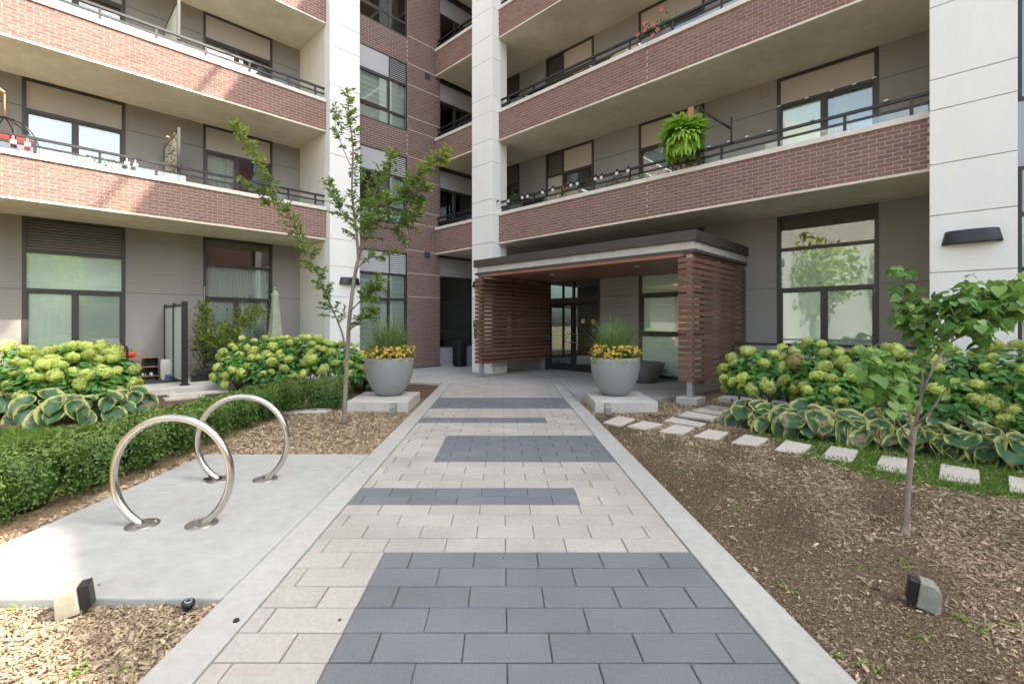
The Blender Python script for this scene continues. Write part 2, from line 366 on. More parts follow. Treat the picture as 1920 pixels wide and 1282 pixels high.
def grass_density(x, y):
    # right lawn: along the right-hand stepping stones ; left lawn: behind the hedge
    d = y-(4.55-(x-3.45)*.52)
    r = np.where((x > 3.3), np.clip(d*4+.35, 0, 1)*np.clip((x-3.3)*2.2, 0, 1)*np.clip((6.9-y-(x-5)*.05)*2, 0, 1), 0)
    sparse = np.where((x > 1.5) & (y < 8), .38*blob(x, y, 2.4, 6.3, .9, .45, -.6)*(.6+.4*np.sin(x*13+y*7))+.34*blob(x, y, 1.9, 4.6, .3, 1.6)*(.5+.5*np.sin(x*19+y*5)*np.sin(y*8-x*4))+.3*blob(x, y, 3.4, 5.2, 1.3, .3, -.55)+.28*blob(x, y, 4.4, 3.3, .7, .35), 0)
    pl = (x*ST-(-x)*0)
    l_ = np.where((x < -4.35) & (x > -9) & (y > 2.6) & (y < 7.6+(x+4.35)*.22), 1.0, 0)
    return np.clip(r+sparse+l_, 0, 1)
ground()

def chips(name, n, sampler, s0, s1):
    pts = sampler(n); N = len(pts); d = np.linalg.norm(pts, axis=1)
    tv = [(-.5, -.16, 0), (.1, -.2, .05), (.5, -.06, 0), (.45, .12, .02), (-.05, .2, .06), (-.5, .1, 0), (-.45, -.1, -.10), (.45, -.02, -.10)]
    tf = [(0, 1, 4), (0, 4, 5), (1, 2, 3), (1, 3, 4), (0, 6, 1), (6, 7, 1), (1, 7, 2)]
    R = rots(N, up=(0, 0, 1), tilt=.33); sc = RNG.uniform(s0, s1, N)*np.clip(.6+RNG.exponential(.35, N), .4, 1.9)*np.clip(d/4.0, 1, 1.7)
    T = np.c_[pts, gz(pts[:, 0], pts[:, 1])+RNG.uniform(.002, .016, N)]
    tone = np.clip(RNG.beta(1.6, 1.8, N), 0, 1)
    o = link(name, joined(name, tv, tf, R, T, 'chip', tone, sc)); o['kind'] = 'stuff'; return o
def samp_left(n):
    out = []
    while sum(map(len, out)) < n:
        y = 1.6+9.0*RNG.random(4*n)**2.0; x = RNG.uniform(-4.9, -1.535, 4*n)
        pad = (x > -3.48) & (y > 2.56) & (y < 5.43); slab = (x > -2.8) & (x < -1.55) & (y > 8.15) & (y < 9.5)
        keep = ~pad & ~slab & (x > -1.12*y-.2) & (np.hypot(x, y) > 1.8) & (RNG.random(len(x)) < mulch_density(x, y)*.8)
        keep &= ~((x < -2.0) & (x < -3.45-.1) & (y < 8.3) & (x < -3.62) & (y > 3.3))
        out.append(np.c_[x, y][keep])
    return np.concatenate(out)[:n]
def samp_crumb(n):
    y = 1.55+5*RNG.random(3*n)**1.6; x = RNG.uniform(1.5, 6.2, 3*n); k = (x < 1.15*y+.15) & (RNG.random(len(x)) < np.clip(1-grass_density(x, y)*1.2, .15, 1)) & off_stone(x, y)
    return np.c_[x, y][k][:n]
def samp_right(n):
    out = []
    while sum(map(len, out)) < n:
        y = 1.55+8.2*RNG.random(4*n)**1.8; x = RNG.uniform(1.5, 6.2, 4*n)
        keep = (x < 1.15*y+.15) & (RNG.random(len(x)) < np.clip(mulch_density(x, y), .03, 1)*np.clip(1-.9*(grass_density(x, y)), 0.05, 1))
        keep &= ~((x > 1.6) & (x < 2.9) & (y > 8.15) & (y < 9.5)) & off_stone(x, y)
        out.append(np.c_[x, y][keep])
    return np.concatenate(out)[:n]

STONE_QUADS = [[(1131, 789), (1160, 778), (1192, 783), (1163, 796)], [(1176, 797), (1206, 788), (1243, 794), (1211, 803)], [(1236, 807), (1264, 793), (1302, 799), (1281, 812)],
             [(1300, 815), (1328, 803), (1366, 808), (1345, 822)], [(1371, 828), (1397, 812), (1441, 820), (1419, 835)], [(1452, 843), (1474, 825), (1522, 834), (1504, 851)],
             [(1537, 859), (1558, 838), (1609, 846), (1597, 867)], [(1638, 880), (1653, 853), (1715, 862), (1708, 888)], [(1760, 893), (1764, 867), (1836, 878), (1838, 903)], [(1893, 915), (1890, 887), (1965, 900), (1975, 925)],
             [(1245, 786), (1261, 779), (1324, 791), (1312, 797)], [(1273, 777), (1289, 770), (1350, 780), (1338, 785)], [(1298, 768), (1315, 763), (1376, 772), (1365, 777)], [(1320, 761), (1335, 757), (1385, 763), (1377, 768)]]
STONE_C = np.array([np.mean([gxy(a, b, .0) for a, b in qd], axis=0) for qd in STONE_QUADS])
def off_stone(x, y): return np.min(np.hypot((x[:, None]-STONE_C[None, :, 0]), (y[:, None]-STONE_C[None, :, 1])*1.1), axis=1) > .21
chips('wood_mulch', 44000, samp_left, .012, .032)
chips('wood_mulch', 40000, samp_right, .011, .030)
o = chips('mulch_crumbs', 30000, lambda n: (lambda p: p[p[:, 1] < 6.5])(samp_crumb(n)), .004, .013)
# grass -------------------------------------------------------------
def grass(name, n, xr, yr, dens, h0, h1):
    out = []; tot = 0
    for _ in range(40):
        x = RNG.uniform(*xr, 3*n); y = yr[0]+(yr[1]-yr[0])*RNG.random(3*n)**1.2
        k = (RNG.random(3*n) < dens(x, y)) & off_stone(x, y); out.append(np.c_[x, y][k]); tot += k.sum()
        if tot > n: break
    p = np.concatenate(out)[:n]; N = len(p)
    tv = [(0, -.06, 0), (0, .06, 0), (.55, -.045, .06), (.55, .045, .06), (1, 0, .22)]
    tf = [(0, 2, 1), (1, 2, 3), (2, 4, 3)]
    up = np.c_[RNG.normal(0, .45, (N, 2)), np.ones(N)]; R = axis_rots(up, RNG.normal(size=(N, 3)))
    T = np.c_[p, gz(p[:, 0], p[:, 1])-.004]
    o = link(name, joined(name, tv, tf, R, T, 'grass_blade', None, RNG.uniform(h0, h1, N))); o['kind'] = 'stuff'; return o
grass('lawn_grass', 26000, (3.3, 8), (2.2, 7), lambda x, y: np.clip(grass_density(x, y)*1.2-.3, 0, 1), .03, .075)
grass('lawn_grass', 16000, (-9, -4.3), (3.2, 8.6), lambda x, y: np.where(x < -4.35, grass_density(x, y), 0), .03, .08)
grass('grass_tufts', 5000, (1.5, 5), (1.7, 8), lambda x, y: grass_density(x, y)*(np.sin(x*9+y*4)*np.sin(y*11-x*3) > .25)*.6, .012, .035)
def weeds():
    pts = []
    for px, py in ((150, 1243), (145, 1250), (232, 1240), (1480, 1100), (1830, 1165), (1835, 1172), (1470, 1090), (1900, 1165), (1635, 1245), (1790, 1145), (1798, 1150), (1885, 1015), (1690, 1050), (1620, 1055), (1575, 1220), (1385, 950), (1725, 1185), (20, 1128), (340, 935)):
        x, y = gxy(px, py)
        for _ in range(14): pts.append((x+random.gauss(0, .022), y+random.gauss(0, .022), gz(np.array(x), np.array(y))+random.uniform(.006, .03)))
    N = len(pts); o = link('weeds', joined('weeds', LEAF_V, LEAF_F, rots(N, up=(0, 0, 1), tilt=.4), np.array(pts), 'grass_blade', RNG.uniform(.5, 1, N), RNG.uniform(.012, .028, N))); o['kind'] = 'stuff'
weeds()

# ================================================================== WALKWAY
XL0, XL1, XR0, XR1 = -1.527, -1.292, 1.236, 1.484
YE = 11.9; ROW = .202; COLP = .4045; Y0 = 3.095
def paver_mesh(name, m):
    c = .004; b = MB(); # unit-less: sized through vertices per size, joints 5 mm
    return b
walk = MB().box(XL1, XR0, -3, YE, -.09, -.012, 'joint_sand').build('walkway'); walk['kind'] = 'structure'
def chamfer_box(w_, d_, h_, m, c=.004):
    b = MB(); x, y = w_/2, d_/2
    pts = [(-x, -y), (x, -y), (x, y), (-x, y)]; ins = [(-x+c, -y+c), (x-c, -y+c), (x-c, y-c), (-x+c, y-c)]
    b.v = [(*p, -h_) for p in pts]+[(*p, -c) for p in pts]+[(*p, 0) for p in ins]
    b.mats = [m]; b.f = [[8, 9, 10, 11]]; 
    for i in range(4):
        j = (i+1) % 4; b.f += [[i, j, 4+j, 4+i], [4+i, 4+j, 8+j, 8+i]]
    b.m = [0]*len(b.f); b.smooth = [False]*len(b.f); return b
bands = [(-6, 0, -.776, 9), (4, 6, -9, .6456), (10, 16, -.746, 9), (20, 22, -9, .673), (26, 32, -9, 9)]
cache = {}; specs = []
for r in range(-17, 44):
    y = Y0+ROW*r
    off = .02 if r % 2 == 0 else -.182
    xs = [off+COLP*k for k in range(-5, 6)]; cuts = [x for x in xs if XL1+.03 < x < XR0-.03]
    bd = next((b for b in bands if b[0] <= r < b[1]), None)
    if bd:
        for e in bd[2:]:
            if XL1+.03 < e < XR0-.03: cuts = [x for x in cuts if abs(x-e) > .055]+[e]
    cuts = [XL1]+sorted(cuts)+[XR0]
    for a, b in zip(cuts, cuts[1:]):
        xc = (a+b)/2; dark = bool(bd and bd[2] < xc < bd[3])
        specs.append((xc, y+ROW/2, b-a-.006, ROW-.010, dark))
specs = [s for s in specs if s[1] > -3]
specs.sort(key=lambda s: s[1] if s[1] > 1.75 else 100-s[1])
rest = MB()
for i, (x, y, w_, d_, dark) in enumerate(specs):
    m = 'paver_dark' if dark else 'paver_light'; z = random.uniform(-.0015, .0015)
    if i < 300:
        k = (round(w_, 2), m)
        if k not in cache: cache[k] = chamfer_box(round(w_, 2), d_, .05, m).mesh('paver')
        o = link('paver', cache[k], walk, (x, y, z), (random.gauss(0, .0025), random.gauss(0, .0015), random.gauss(0, .001)))
    else:
        cb = chamfer_box(w_, d_, .05, m); bb = len(rest.v); rest.v += [(a+x, b+y, c+z) for a, b, c in cb.v]
        i_ = rest.mi(m); rest.f += [[bb+j for j in f] for f in cb.f]; rest.m += [i_]*len(cb.f); rest.smooth += [False]*len(cb.f)
o = rest.build('distant_paver', walk); o['kind'] = 'stuff'
kerbs = []
for a, b in ((XL0, XL1-.006), (XR0+.006, XR1)):
    ys = [-3, -.6, 1.0, 4.83, 8.6, YE-.01]
    root = MB().box(a+.01, b-.01, -3, YE-.02, -.13, -.02, 'joint_sand').build('kerb'); root['kind'] = 'structure'
    for y0, y1 in zip(ys, ys[1:]):
        MB().box(a, b, y0+.003, y1-.003, -.12, .002, 'kerb').build('kerb_stone', root, bevel=.006)

# concrete pad for bike rings
pad = MB().box(-3.42, XL0-.012, 2.576, 5.42, -.11, 0, 'concrete').build('concrete_pad', bevel=.012); pad['kind'] = 'structure'
# plaza
pz = MB().prism([(-1.53, YE+.004), (1.497, YE+.004), (1.497, 9.42), (3.2, 9.42), (3.85, 9.95), (4.6, 10.6), (5.4, 11.4), (7, 13), (2.5, 18), (-1.0, 20), (-5.5, 15), (-4.6, 12.6), (-2.25, 12.05), (-1.6, 11.8)], -.1, .006, 'plaza').build('plaza'); pz['kind'] = 'structure'
MB().box(-.004, .004, 0, 1, 0, .001)
for (x0, y0), (x1, y1) in (((-.35, YE), (-.35, 16)), ((1.5, YE), (.4, 16)), ((-4, 14), (4.5, 12.2)), ((-2.2, 12.05), (-1.2, 14.6)), ((1.5, 10.9), (4.4, 10.9))):
    d = Vector((x1-x0, y1-y0, 0)); n_ = Vector((-d.y, d.x, 0)).normalized()*.005; a, b = Vector((x0, y0, .0085)), Vector((x1, y1, .0085))
    MB().quad([a-n_, b-n_, b+n_, a+n_], 'joint_sand').build('control_joint', pz)

# ================================================================== BUILDINGS
FL = 3.10
def facade(which, plane):
    """returns box function in (u, outward d, z)"""
    if which == 'L': return lambda mb, u0, u1, d0, d1, z0, z1, m, **k: mb.box(u0, u1, plane-d1, plane-d0, z0, z1, m, **k)
    return lambda mb, u0, u1, d0, d1, z0, z1, m, **k: mb.box(plane-d1, plane-d0, u0, u1, z0, z1, m, **k)
class Bld:
    def __init__(s, p, q, label):
        s.off = (p, q, 0); s.root = thing('apartment_building', label, 'apartment building', W(p, q), TH); s.bricks = []
    def build(s, mb, name, parent=None, bevel=0): return mb.build(name, parent or s.root, off=s.off, bevel=bevel)
LB_ = Bld(3, 14.95, 'left wing of the apartment building, its brick balconies partly in sun')
RB_ = Bld(11.9, 5, 'right wing of the apartment building in full shade, with the entrance door')

def wall(B, which, plane, u0, u1, z0, z1, joints, m='eifs', th=.28, name='wall_panel'):
    f = facade(which, plane); zs = [z0]+[j for j in joints if z0+.05 < j < z1-.05]+[z1]
    for a, b in zip(zs, zs[1:]):
        mb = MB(); f(mb, u0, u1, -th, 0, a+(.007 if a > z0 else 0), b-(.007 if b < z1 else 0), m); B.build(mb, name)
    if len(zs) > 2:
        mb = MB(); f(mb, u0+.01, u1-.01, -th+.02, -.012, z0+.01, z1-.01, 'seam'); B.build(mb, 'seam_backing')

def louver(B, win, which, plane, u0, u1, z0, z1, m, n):
    f = facade(which, plane); pitch = (z1-z0)/n
    mb = MB(); f(mb, u0, u1, -.07, -.055, z0, z1, 'vent_dark'); B.build(mb, 'louver_back', win)
    # one slanted slat, shared
    c = .62*pitch; w_ = abs(u1-u0); b = MB()
    prof = [(.012, -c/2), (.018, -c/2), (-.035, c/2+.01), (-.041, c/2+.006)]  # (outward d, z)
    for d, z in prof:
        for u in (-w_/2, w_/2): b.v.append((u, -d, z) if which == 'L' else (-d, u, z))
    for i in range(4):
        j = (i+1) % 4; b.f.append([i*2, i*2+1, j*2+1, j*2])
    b.f += [[0, 2, 4, 6], [1, 7, 5, 3]]; b.mats = [m]; b.m = [0]*6; b.smooth = [False]*6; me = b.mesh('slat')
    uc = (u0+u1)/2
    for k in range(n):
        z = z0+pitch*(k+.5); loc = (uc, plane+.018, z) if which == 'L' else (plane+.018, uc, z)
        link('slat', me, win, tuple(a-c_ for a, c_ in zip(loc, B.off)))

def curtain(B, win, which, plane, u0, u1, z0, z1, m, depth=.14, amp=.022, pitch=.085):
    n_ = max(6, int(abs(u1-u0)/pitch*4)); b = MB(); i_ = b.mi(m); ph = random.random()*6
    for k in range(n_+1):
        u = u0+(u1-u0)*k/n_; d = -depth+amp*math.sin(2*math.pi*k/4+.4*math.sin(k*.7)+ph)
        for z in (z0, z1): b.v.append((u, plane-d, z) if which == 'L' else (plane-d, u, z))
    for k in range(n_): b.f.append([2*k, 2*k+2, 2*k+3, 2*k+1]); b.m.append(i_); b.smooth.append(True)
    B.build(b, 'curtain', win)
def slat_blind(B, win, which, plane, u0, u1, z0, z1, pitch=.16, m='blind_slat'):
    f = facade(which, plane); b = MB(); z = z1
    while z > z0+.02:
        f(b, u0, u1, -.115, -.11, max(z0, z-pitch*.55), z, m); z -= pitch
    f(b, u0, u1, -.125, -.12, z0, z1, 'curtain'); B.build(b, 'roller_blind', win)

def window(B, which, plane, u0, u1, z0, z1, cols, rows, cells, fw=.06, dd=.02, sash=.035):
    """cols/rows: interior mullion centres; cells[row][col] kind (row 0 = bottom)"""
    lo, hi = min(u0, u1), max(u0, u1); f = facade(which, plane)
    mb = MB()
    f(mb, lo, lo+fw, -.09, dd, z0, z1, 'frame'); f(mb, hi-fw, hi, -.09, dd, z0, z1, 'frame')
    f(mb, lo+fw, hi-fw, -.09, dd-.002, z0, z0+fw, 'frame'); f(mb, lo+fw, hi-fw, -.09, dd-.002, z1-fw, z1, 'frame')
    for r in rows: f(mb, lo+fw, hi-fw, -.088, dd-.004, r-fw/2, r+fw/2, 'frame')
    zb = [z0]+list(rows)+[z1]
    win = B.build(mb, 'window')
    for ri in range(len(zb)-1):
        a = zb[ri]+(fw if ri == 0 else fw/2); b = zb[ri+1]-(fw if ri == len(zb)-2 else fw/2)
        row = cells[ri]; cs = cols if len(row) == len(cols)+1 else []
        ub = [lo]+list(cs)+[hi]
        for c in cs:
            m2 = MB(); f(m2, c-fw*.4, c+fw*.4, -.086, dd-.006, a, b, 'frame'); B.build(m2, 'mullion', win)
        for ci in range(len(row)):
            ua = ub[ci]+(fw if ci == 0 else fw*.4); uc = ub[ci+1]-(fw if ci == len(row)-1 else fw*.4); k = row[ci]
            if k == 'p' or k == 'pg':
                m2 = MB(); f(m2, ua, uc, -.04, -.01, a, b, 'panel_taupe' if k == 'p' else 'panel_grey'); B.build(m2, 'infill_panel', win)
            elif k in ('l', 'lw'):
                louver(B, win, which, plane, ua, uc, a, b, 'louver' if k == 'l' else 'louver_white', max(6, int((b-a)/.062)))
            else:
                s_ = sash if k[0] == 's' else 0; kk = k.lstrip('s')
                if s_:
                    m2 = MB(); f(m2, ua, ua+s_, -.06, 0, a, b, 'frame'); f(m2, uc-s_, uc, -.06, 0, a, b, 'frame'); f(m2, ua+s_, uc-s_, -.06, -.002, a, a+s_, 'frame'); f(m2, ua+s_, uc-s_, -.06, -.002, b-s_, b, 'frame')
                    B.build(m2, 'sash', win)
                gm = {'t': 'spandrel_glass', 'd': 'pane_dark'}.get(kk, 'pane')
                m2 = MB(); f(m2, ua+s_, uc-s_, -.036, -.030, a+s_, b-s_, gm, skip=()); B.build(m2, 'pane', win)
                if kk == 'm': m2 = MB(); f(m2, ua, uc, -.062, -.056, a-.01, b+.01, 'blind_reflect_dim'); B.build(m2, 'roller_blind', win)
                elif kk == 'b': m2 = MB(); f(m2, ua, uc, -.062, -.056, a-.01, b+.01, 'blind'); B.build(m2, 'roller_blind', win)
                elif kk == 't': m2 = MB(); f(m2, ua, uc, -.12, -.112, a-.01, b+.01, 'panel_taupe'); B.build(m2, 'backing_panel', win)
                elif kk == 'c': curtain(B, win, which, plane, ua, uc, a-.02, b+.02, 'curtain')
                elif kk == 'u': curtain(B, win, which, plane, ua, uc, a-.02, b+.02, 'curtain_blue')
                elif kk == 'z': slat_blind(B, win, which, plane, ua, uc, a, b)
    return win

COURSE, BL = .0695, .2135
def bricks(B, part, which, plane, u0, u1, z0, z1, style=''):
    n_ = int((z1-z0)/COURSE); h = COURSE-.013; cs = (z1-z0)/n_
    for k in range(n_):
        zc = z0+cs*(k+.5); off = (BL/2 if k % 2 else 0)
        kk = math.floor((u0-off)/BL)
        while True:
            a = off+BL*kk; b = a+BL; kk += 1
            if a >= u1-.02: break
            a = max(a, u0-.005); b = min(b, u1+.005)
            if b-a < .05: continue
            B.bricks.append((part, which, plane, (a+b)/2, b-a-.013, zc, h, style))
def spandrel(B, which, plane, u0, u1, k, detailed=True):
    f = facade(which, plane); z0 = 3.905+FL*k; zc = 4.75+FL*k
    mb = MB(); f(mb, u0, u1, -.22, -.006, z0+.045, zc, 'mortar' if detailed else 'brick0'); f(mb, u0+.003, u1-.003, -.21, .012, z0+.003, z0+.045, 'soffit')
    part = B.build(mb, 'balcony_front')
    if detailed: bricks(B, part, which, plane, u0, u1, z0+.05, zc)
    mb = MB(); f(mb, u0-.0, u1+.0, -.26, .035, zc+.001, zc+.10, 'coping'); B.build(mb, 'coping', bevel=.006 if detailed else 0)
def railing(B, which, plane, u0, u1, posts, k):
    f = facade(which, plane); z = 4.85+FL*k; mb = MB(); d = -.10
    f(mb, u0, u1, d-.045, d+.008, z+.315, z+.365, 'black_metal'); f(mb, u0, u1, d-.035, d-.002, z+.165, z+.205, 'black_metal')
    part = B.build(mb, 'railing')
    ps = [p for p in posts if u0+.03 < p < u1-.03]
    for p in ps:
        m2 = MB(); f(m2, p-.022, p+.022, d-.042, d-.006, z, z+.315, 'black_metal'); B.build(m2, 'post', part)
    ub = [u0]+sorted(ps)+[u1]
    for a, b in zip(ub, ub[1:]):
        m2 = MB(); f(m2, a+.026, b-.026, d-.022, d-.014, z+.004, z+.163, 'rail_glass'); B.build(m2, 'glass_panel', part)
JOINTS = [.9, 2.28, 3.15, 3.93]+[x+FL*k for k in range(5) for x in (4.76, 5.23, 6.34, 7.03)]
def column(B, p0, p1, q0, q1, pc0, pc1, qc0, qc1, top=17.3):
    """panels p0..p1 x q0..q1 stacked over joints, core pc/qc"""
    mb = MB().box(pc0, pc1, qc0, qc1, -.02, top, 'cream_wall'); c = B.build(mb, 'column')
    zs = [-.02]+[j for j in JOINTS if j < top-.3]+[top]
    for a, b in zip(zs, zs[1:]):
        mb = MB().box(p0, p1, q0, q1, a+.006, b-.006, 'precast'); B.build(mb, 'precast_panel', c, bevel=.004)
    return c

# ---------------- left wing
QS, QW = 13.10, 14.95
for k in range(5):
    zs = 3.905+FL*k
    LB_.build(MB().box(-9, 6.06, QS+.03, QW+2.2, zs, zs+.2, 'soffit'), 'floor_slab')
    spandrel(LB_, 'L', QS, -9, 6.063, k, k < 3)
    if k < 3: railing(LB_, 'L', QS, -9, 6.063, [.129+.985*j for j in range(-9, 6)]+[5.80], k)
column(LB_, 6.063, 6.989, 12.86, 13.21, 6.09, 6.965, 12.9, 14.95)
mb = MB().box(6.066, 6.985, 13.213, 15.2, -.02, 17.3, 'cream_wall'); LB_.build(mb, 'return_wall')
for k in range(-1, 4):
    z0, z1 = (0, 3.905) if k < 0 else (4.105+FL*k, 3.905+FL*(k+1)); js = (2.28,) if k < 0 else (6.345+FL*k,)
    for a, b in ((-9, -5.3), (-3.5, -.063), (1.744, 3.427), (5.237, 6.063)): wall(LB_, 'L', QW, a, b, z0, z1, js)
    window(LB_, 'L', QW, -5.3, -3.5, .12 if k < 0 else z0, 3.90 if k < 0 else z1-.004, [-4.4], [2.225, 3.14] if k < 0 else [6.285+FL*k], [('sc', 'sm'), ('m',), ('t',)] if k < 0 else [('sc', 'sd'), ('p',)], fw=.06)
    if k < 0:
        window(LB_, 'L', QW, -.063, 1.744, .12, 3.90, [.818], [2.265, 3.14], [('sb', 'sm'), ('b',), ('l',)], fw=.07)
        window(LB_, 'L', QW, 3.427, 5.237, .12, 3.90, [4.265], [2.225, 3.14], [('sc', 'sc'), ('c',), ('t',)], fw=.06)
    else:
        window(LB_, 'L', QW, -.063, 1.744, z0, z1-.004, [.818], [6.285+FL*k], [('su', 'su') if k == 0 else ('sc', 'sd'), ('p',)], fw=.07)
        window(LB_, 'L', QW, 3.427, 5.237, z0, z1-.004, [4.265], [6.285+FL*k], [('sc', 'sd'), ('p',)], fw=.06)
def vents(B, which, plane, items, m='vent'):
    f = facade(which, plane)
    for u, z, s_ in items:
        mb = MB(); h = s_/2
        f(mb, u-h, u+h, 0, .02, z-h, z-h+.03, m); f(mb, u-h, u+h, 0, .02, z+h-.03, z+h, m); f(mb, u-h, u-h+.03, 0, .0195, z-h+.03, z+h-.03, m); f(mb, u+h-.03, u+h, 0, .0195, z-h+.03, z+h-.03, m)
        for j in range(5): zz = z-h+.04+j*(s_-.07)/5; f(mb, u-h+.03, u+h-.03, .001, .009, zz, zz+.018, m)
        f(mb, u-h+.02, u+h-.02, .0005, .003, z-h+.02, z+h-.02, 'vent_dark' if m != 'vent' else 'eifs')
        B.build(mb, 'wall_vent')
vents(LB_, 'L', QW, [(2.03, 3.68, .22), (3.12, 3.69, .22)]+[(u, 6.78+FL*k, .22) for k in range(2) for u in (2.03, 3.12)])
# brick bay
QB = 13.20
bay = MB(); f = facade('L', QB); P0, PM, P1, P2 = 6.995, 8.21, 8.90, 10.252
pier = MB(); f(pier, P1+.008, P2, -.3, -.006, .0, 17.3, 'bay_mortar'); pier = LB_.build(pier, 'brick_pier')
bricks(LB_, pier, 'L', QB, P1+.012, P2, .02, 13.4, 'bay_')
for z in (2.41, 3.19, 3.96, 4.87, 5.30, 6.36, 7.06, 7.97, 8.40, 9.46, 10.16, 11.07):
    mb = MB(); f(mb, P1+.012, P2+.002, -.02, .004, z-.008, z+.008, 'coping'); LB_.build(mb, 'reveal_strip', pier)
prev = 0.0
for k in range(-1, 4):
    z0, z1 = (.6, 3.84) if k < 0 else (4.76+FL*k, 7.03+FL*k)
    zp = 0 if k < 0 else (3.84 if k == 0 else 7.03+FL*(k-1))
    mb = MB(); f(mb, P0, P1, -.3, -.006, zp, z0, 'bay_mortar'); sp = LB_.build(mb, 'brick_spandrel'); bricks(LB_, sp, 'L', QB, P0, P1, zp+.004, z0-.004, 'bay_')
    if k < 0: window(LB_, 'L', QB-.0, P0, P1-.006, z0, z1, [PM], [2.30, 3.10], [('sz', 'z'), ('z', 'z'), ('pg', 'lw')], dd=-.01)
    else: window(LB_, 'L', QB-.0, P0, P1-.006, z0, z1, [PM], [5.235+FL*k, 6.29+FL*k], [('z', 'z'), ('sz', 'z') if k != 0 else ('sd', 'c'), ('pg', 'lw')], dd=-.01)
vents(LB_, 'L', QB, [(9.70, 3.86, .22), (9.70, 6.93, .22), (9.70, 10.0, .22)], 'vent_dark')
mb = MB(); f(mb, 8.903, 10.3, -.01, .01, 0, .03, 'black_metal'); LB_.build(mb, 'base_flashing')
# glazing past the pier, facing the recess between the wings
QG = 13.30
for k in range(-1, 4):
    z0, z1 = (.66, 3.90) if k < 0 else (4.105+FL*k, 3.905+FL*(k+1))
    if k < 0:
        mb = MB(); facade('L', QG)(mb, P2, 11.9, -.2, 0, 0, .66, 'panel_grey'); LB_.build(mb, 'sill_wall')
        window(LB_, 'L', QG, P2+.004, 11.88, z0, z1, [], [1.25, 2.25, 3.17], [('d',), ('d',), ('d',), ('pg',)], fw=.05)
    else: window(LB_, 'L', QG, P2+.004, 11.88, z0, z1, [11.0], [6.30+FL*k], [('sz' if k == 1 else 'sd', 'sd'), ('pg',)], fw=.06)
# roof, core, parapet rail
LB_.build(MB().box(-9, 12.6, QS+.3, 26, 17.31, 17.6, 'roof_metal'), 'roof')
LB_.build(MB().box(-9, 14, 16.6, 26, -.02, 17.3, 'interior'), 'core')
LB_.build(MB().box(12.0, 12.3, 13.305, 16.59, -.02, 17.3, 'interior'), 'room_wall')
LB_.build(MB().box(-9.3, -9.004, QS, 26, -.02, 17.3, 'far_brick'), 'end_wall')
for k in range(5): LB_.build(MB().box(6.99, 11.9, QB+.35, 16.6, 3.905+FL*k, 4.1+FL*k, 'interior'), 'room_slab')

# ---------------- right wing (u = q)
PS, PW = 10.03, 11.90
RP = [.63, 1.52, 2.555, 3.612, 4.649, 5.727, 6.715, 7.745, 8.75, 9.72]
for k in range(5):
    zs = 3.905+FL*k
    RB_.build(MB().box(PS+.03, PW+2.2, .40, 13.1, zs, zs+.2, 'soffit'), 'floor_slab')
    spandrel(RB_, 'R', PS, .398, 5.195, k, k < 3); spandrel(RB_, 'R', PS, 5.205, 10.05, k, k < 3); spandrel(RB_, 'R', PS, 10.956, 13.18, k, k < 3)
    if k < 3:
        railing(RB_, 'R', PS, .40, 10.05, RP, k); railing(RB_, 'R', PS, 10.956, 13.18, [12.0], k)
column(RB_, 9.756, 10.115, 10.052, 10.953, 9.8, 10.39, 10.08, 10.92)
mb = MB().box(10.118, 10.39, 10.056, 10.949, -.02, 17.3, 'cream_wall'); RB_.build(mb, 'return_wall')
column(RB_, 9.756, 10.115, -.519, .396, 9.8, 11.9, -.49, .37)
for k in range(-1, 4):
    z0, z1 = (0, 3.905) if k < 0 else (4.105+FL*k, 3.905+FL*(k+1)); js = (2.30,) if k < 0 else (6.345+FL*k,)
    segs = [(.37, 1.228), (3.031, 4.645), (6.434, 7.688 if k < 0 else 7.902), (9.756 if k < 0 else 9.734, 13.3 if k < 0 else 10.912), (12.6, 13.3)]
    for a, b in segs[:4 if k < 0 else 5]: wall(RB_, 'R', PW, a, b, z0, z1, js)
    if k < 0:
        window(RB_, 'R', PW, 1.228, 3.031, .12, 3.90, [2.145], [2.26, 3.15], [('sm', 'sb'), ('m',), ('t',)], fw=.07)
        window(RB_, 'R', PW, 4.645, 6.434, .05, 3.90, [], [1.20, 2.30, 2.85], [('b',), ('sb',), ('b',), ('p',)], fw=.07, sash=.06)
    else:
        window(RB_, 'R', PW, 1.228, 3.031, z0, z1-.004, [2.145], [6.365+FL*k], [('su', 'sb'), ('p',)], fw=.07)
        window(RB_, 'R', PW, 4.645, 6.434, z0, z1-.004, [5.56], [6.29+FL*k], [('sd', 'su'), ('p',)], fw=.06)
        window(RB_, 'R', PW, 7.902, 9.734, z0, z1-.004, [9.04], [6.24+FL*k], [('sd', 'p'), ('p', 'l')], fw=.07)
        window(RB_, 'R', PW, 10.912, 12.6, z0, z1-.004, [11.8], [6.34+FL*k], [('sd', 'sd'), ('l', 'l')], fw=.06)
vents(RB_, 'R', PW, [(3.33, 3.69, .22)]+[(u, 6.8+FL*k, .22) for k in range(2) for u in (4.375, 3.30)])
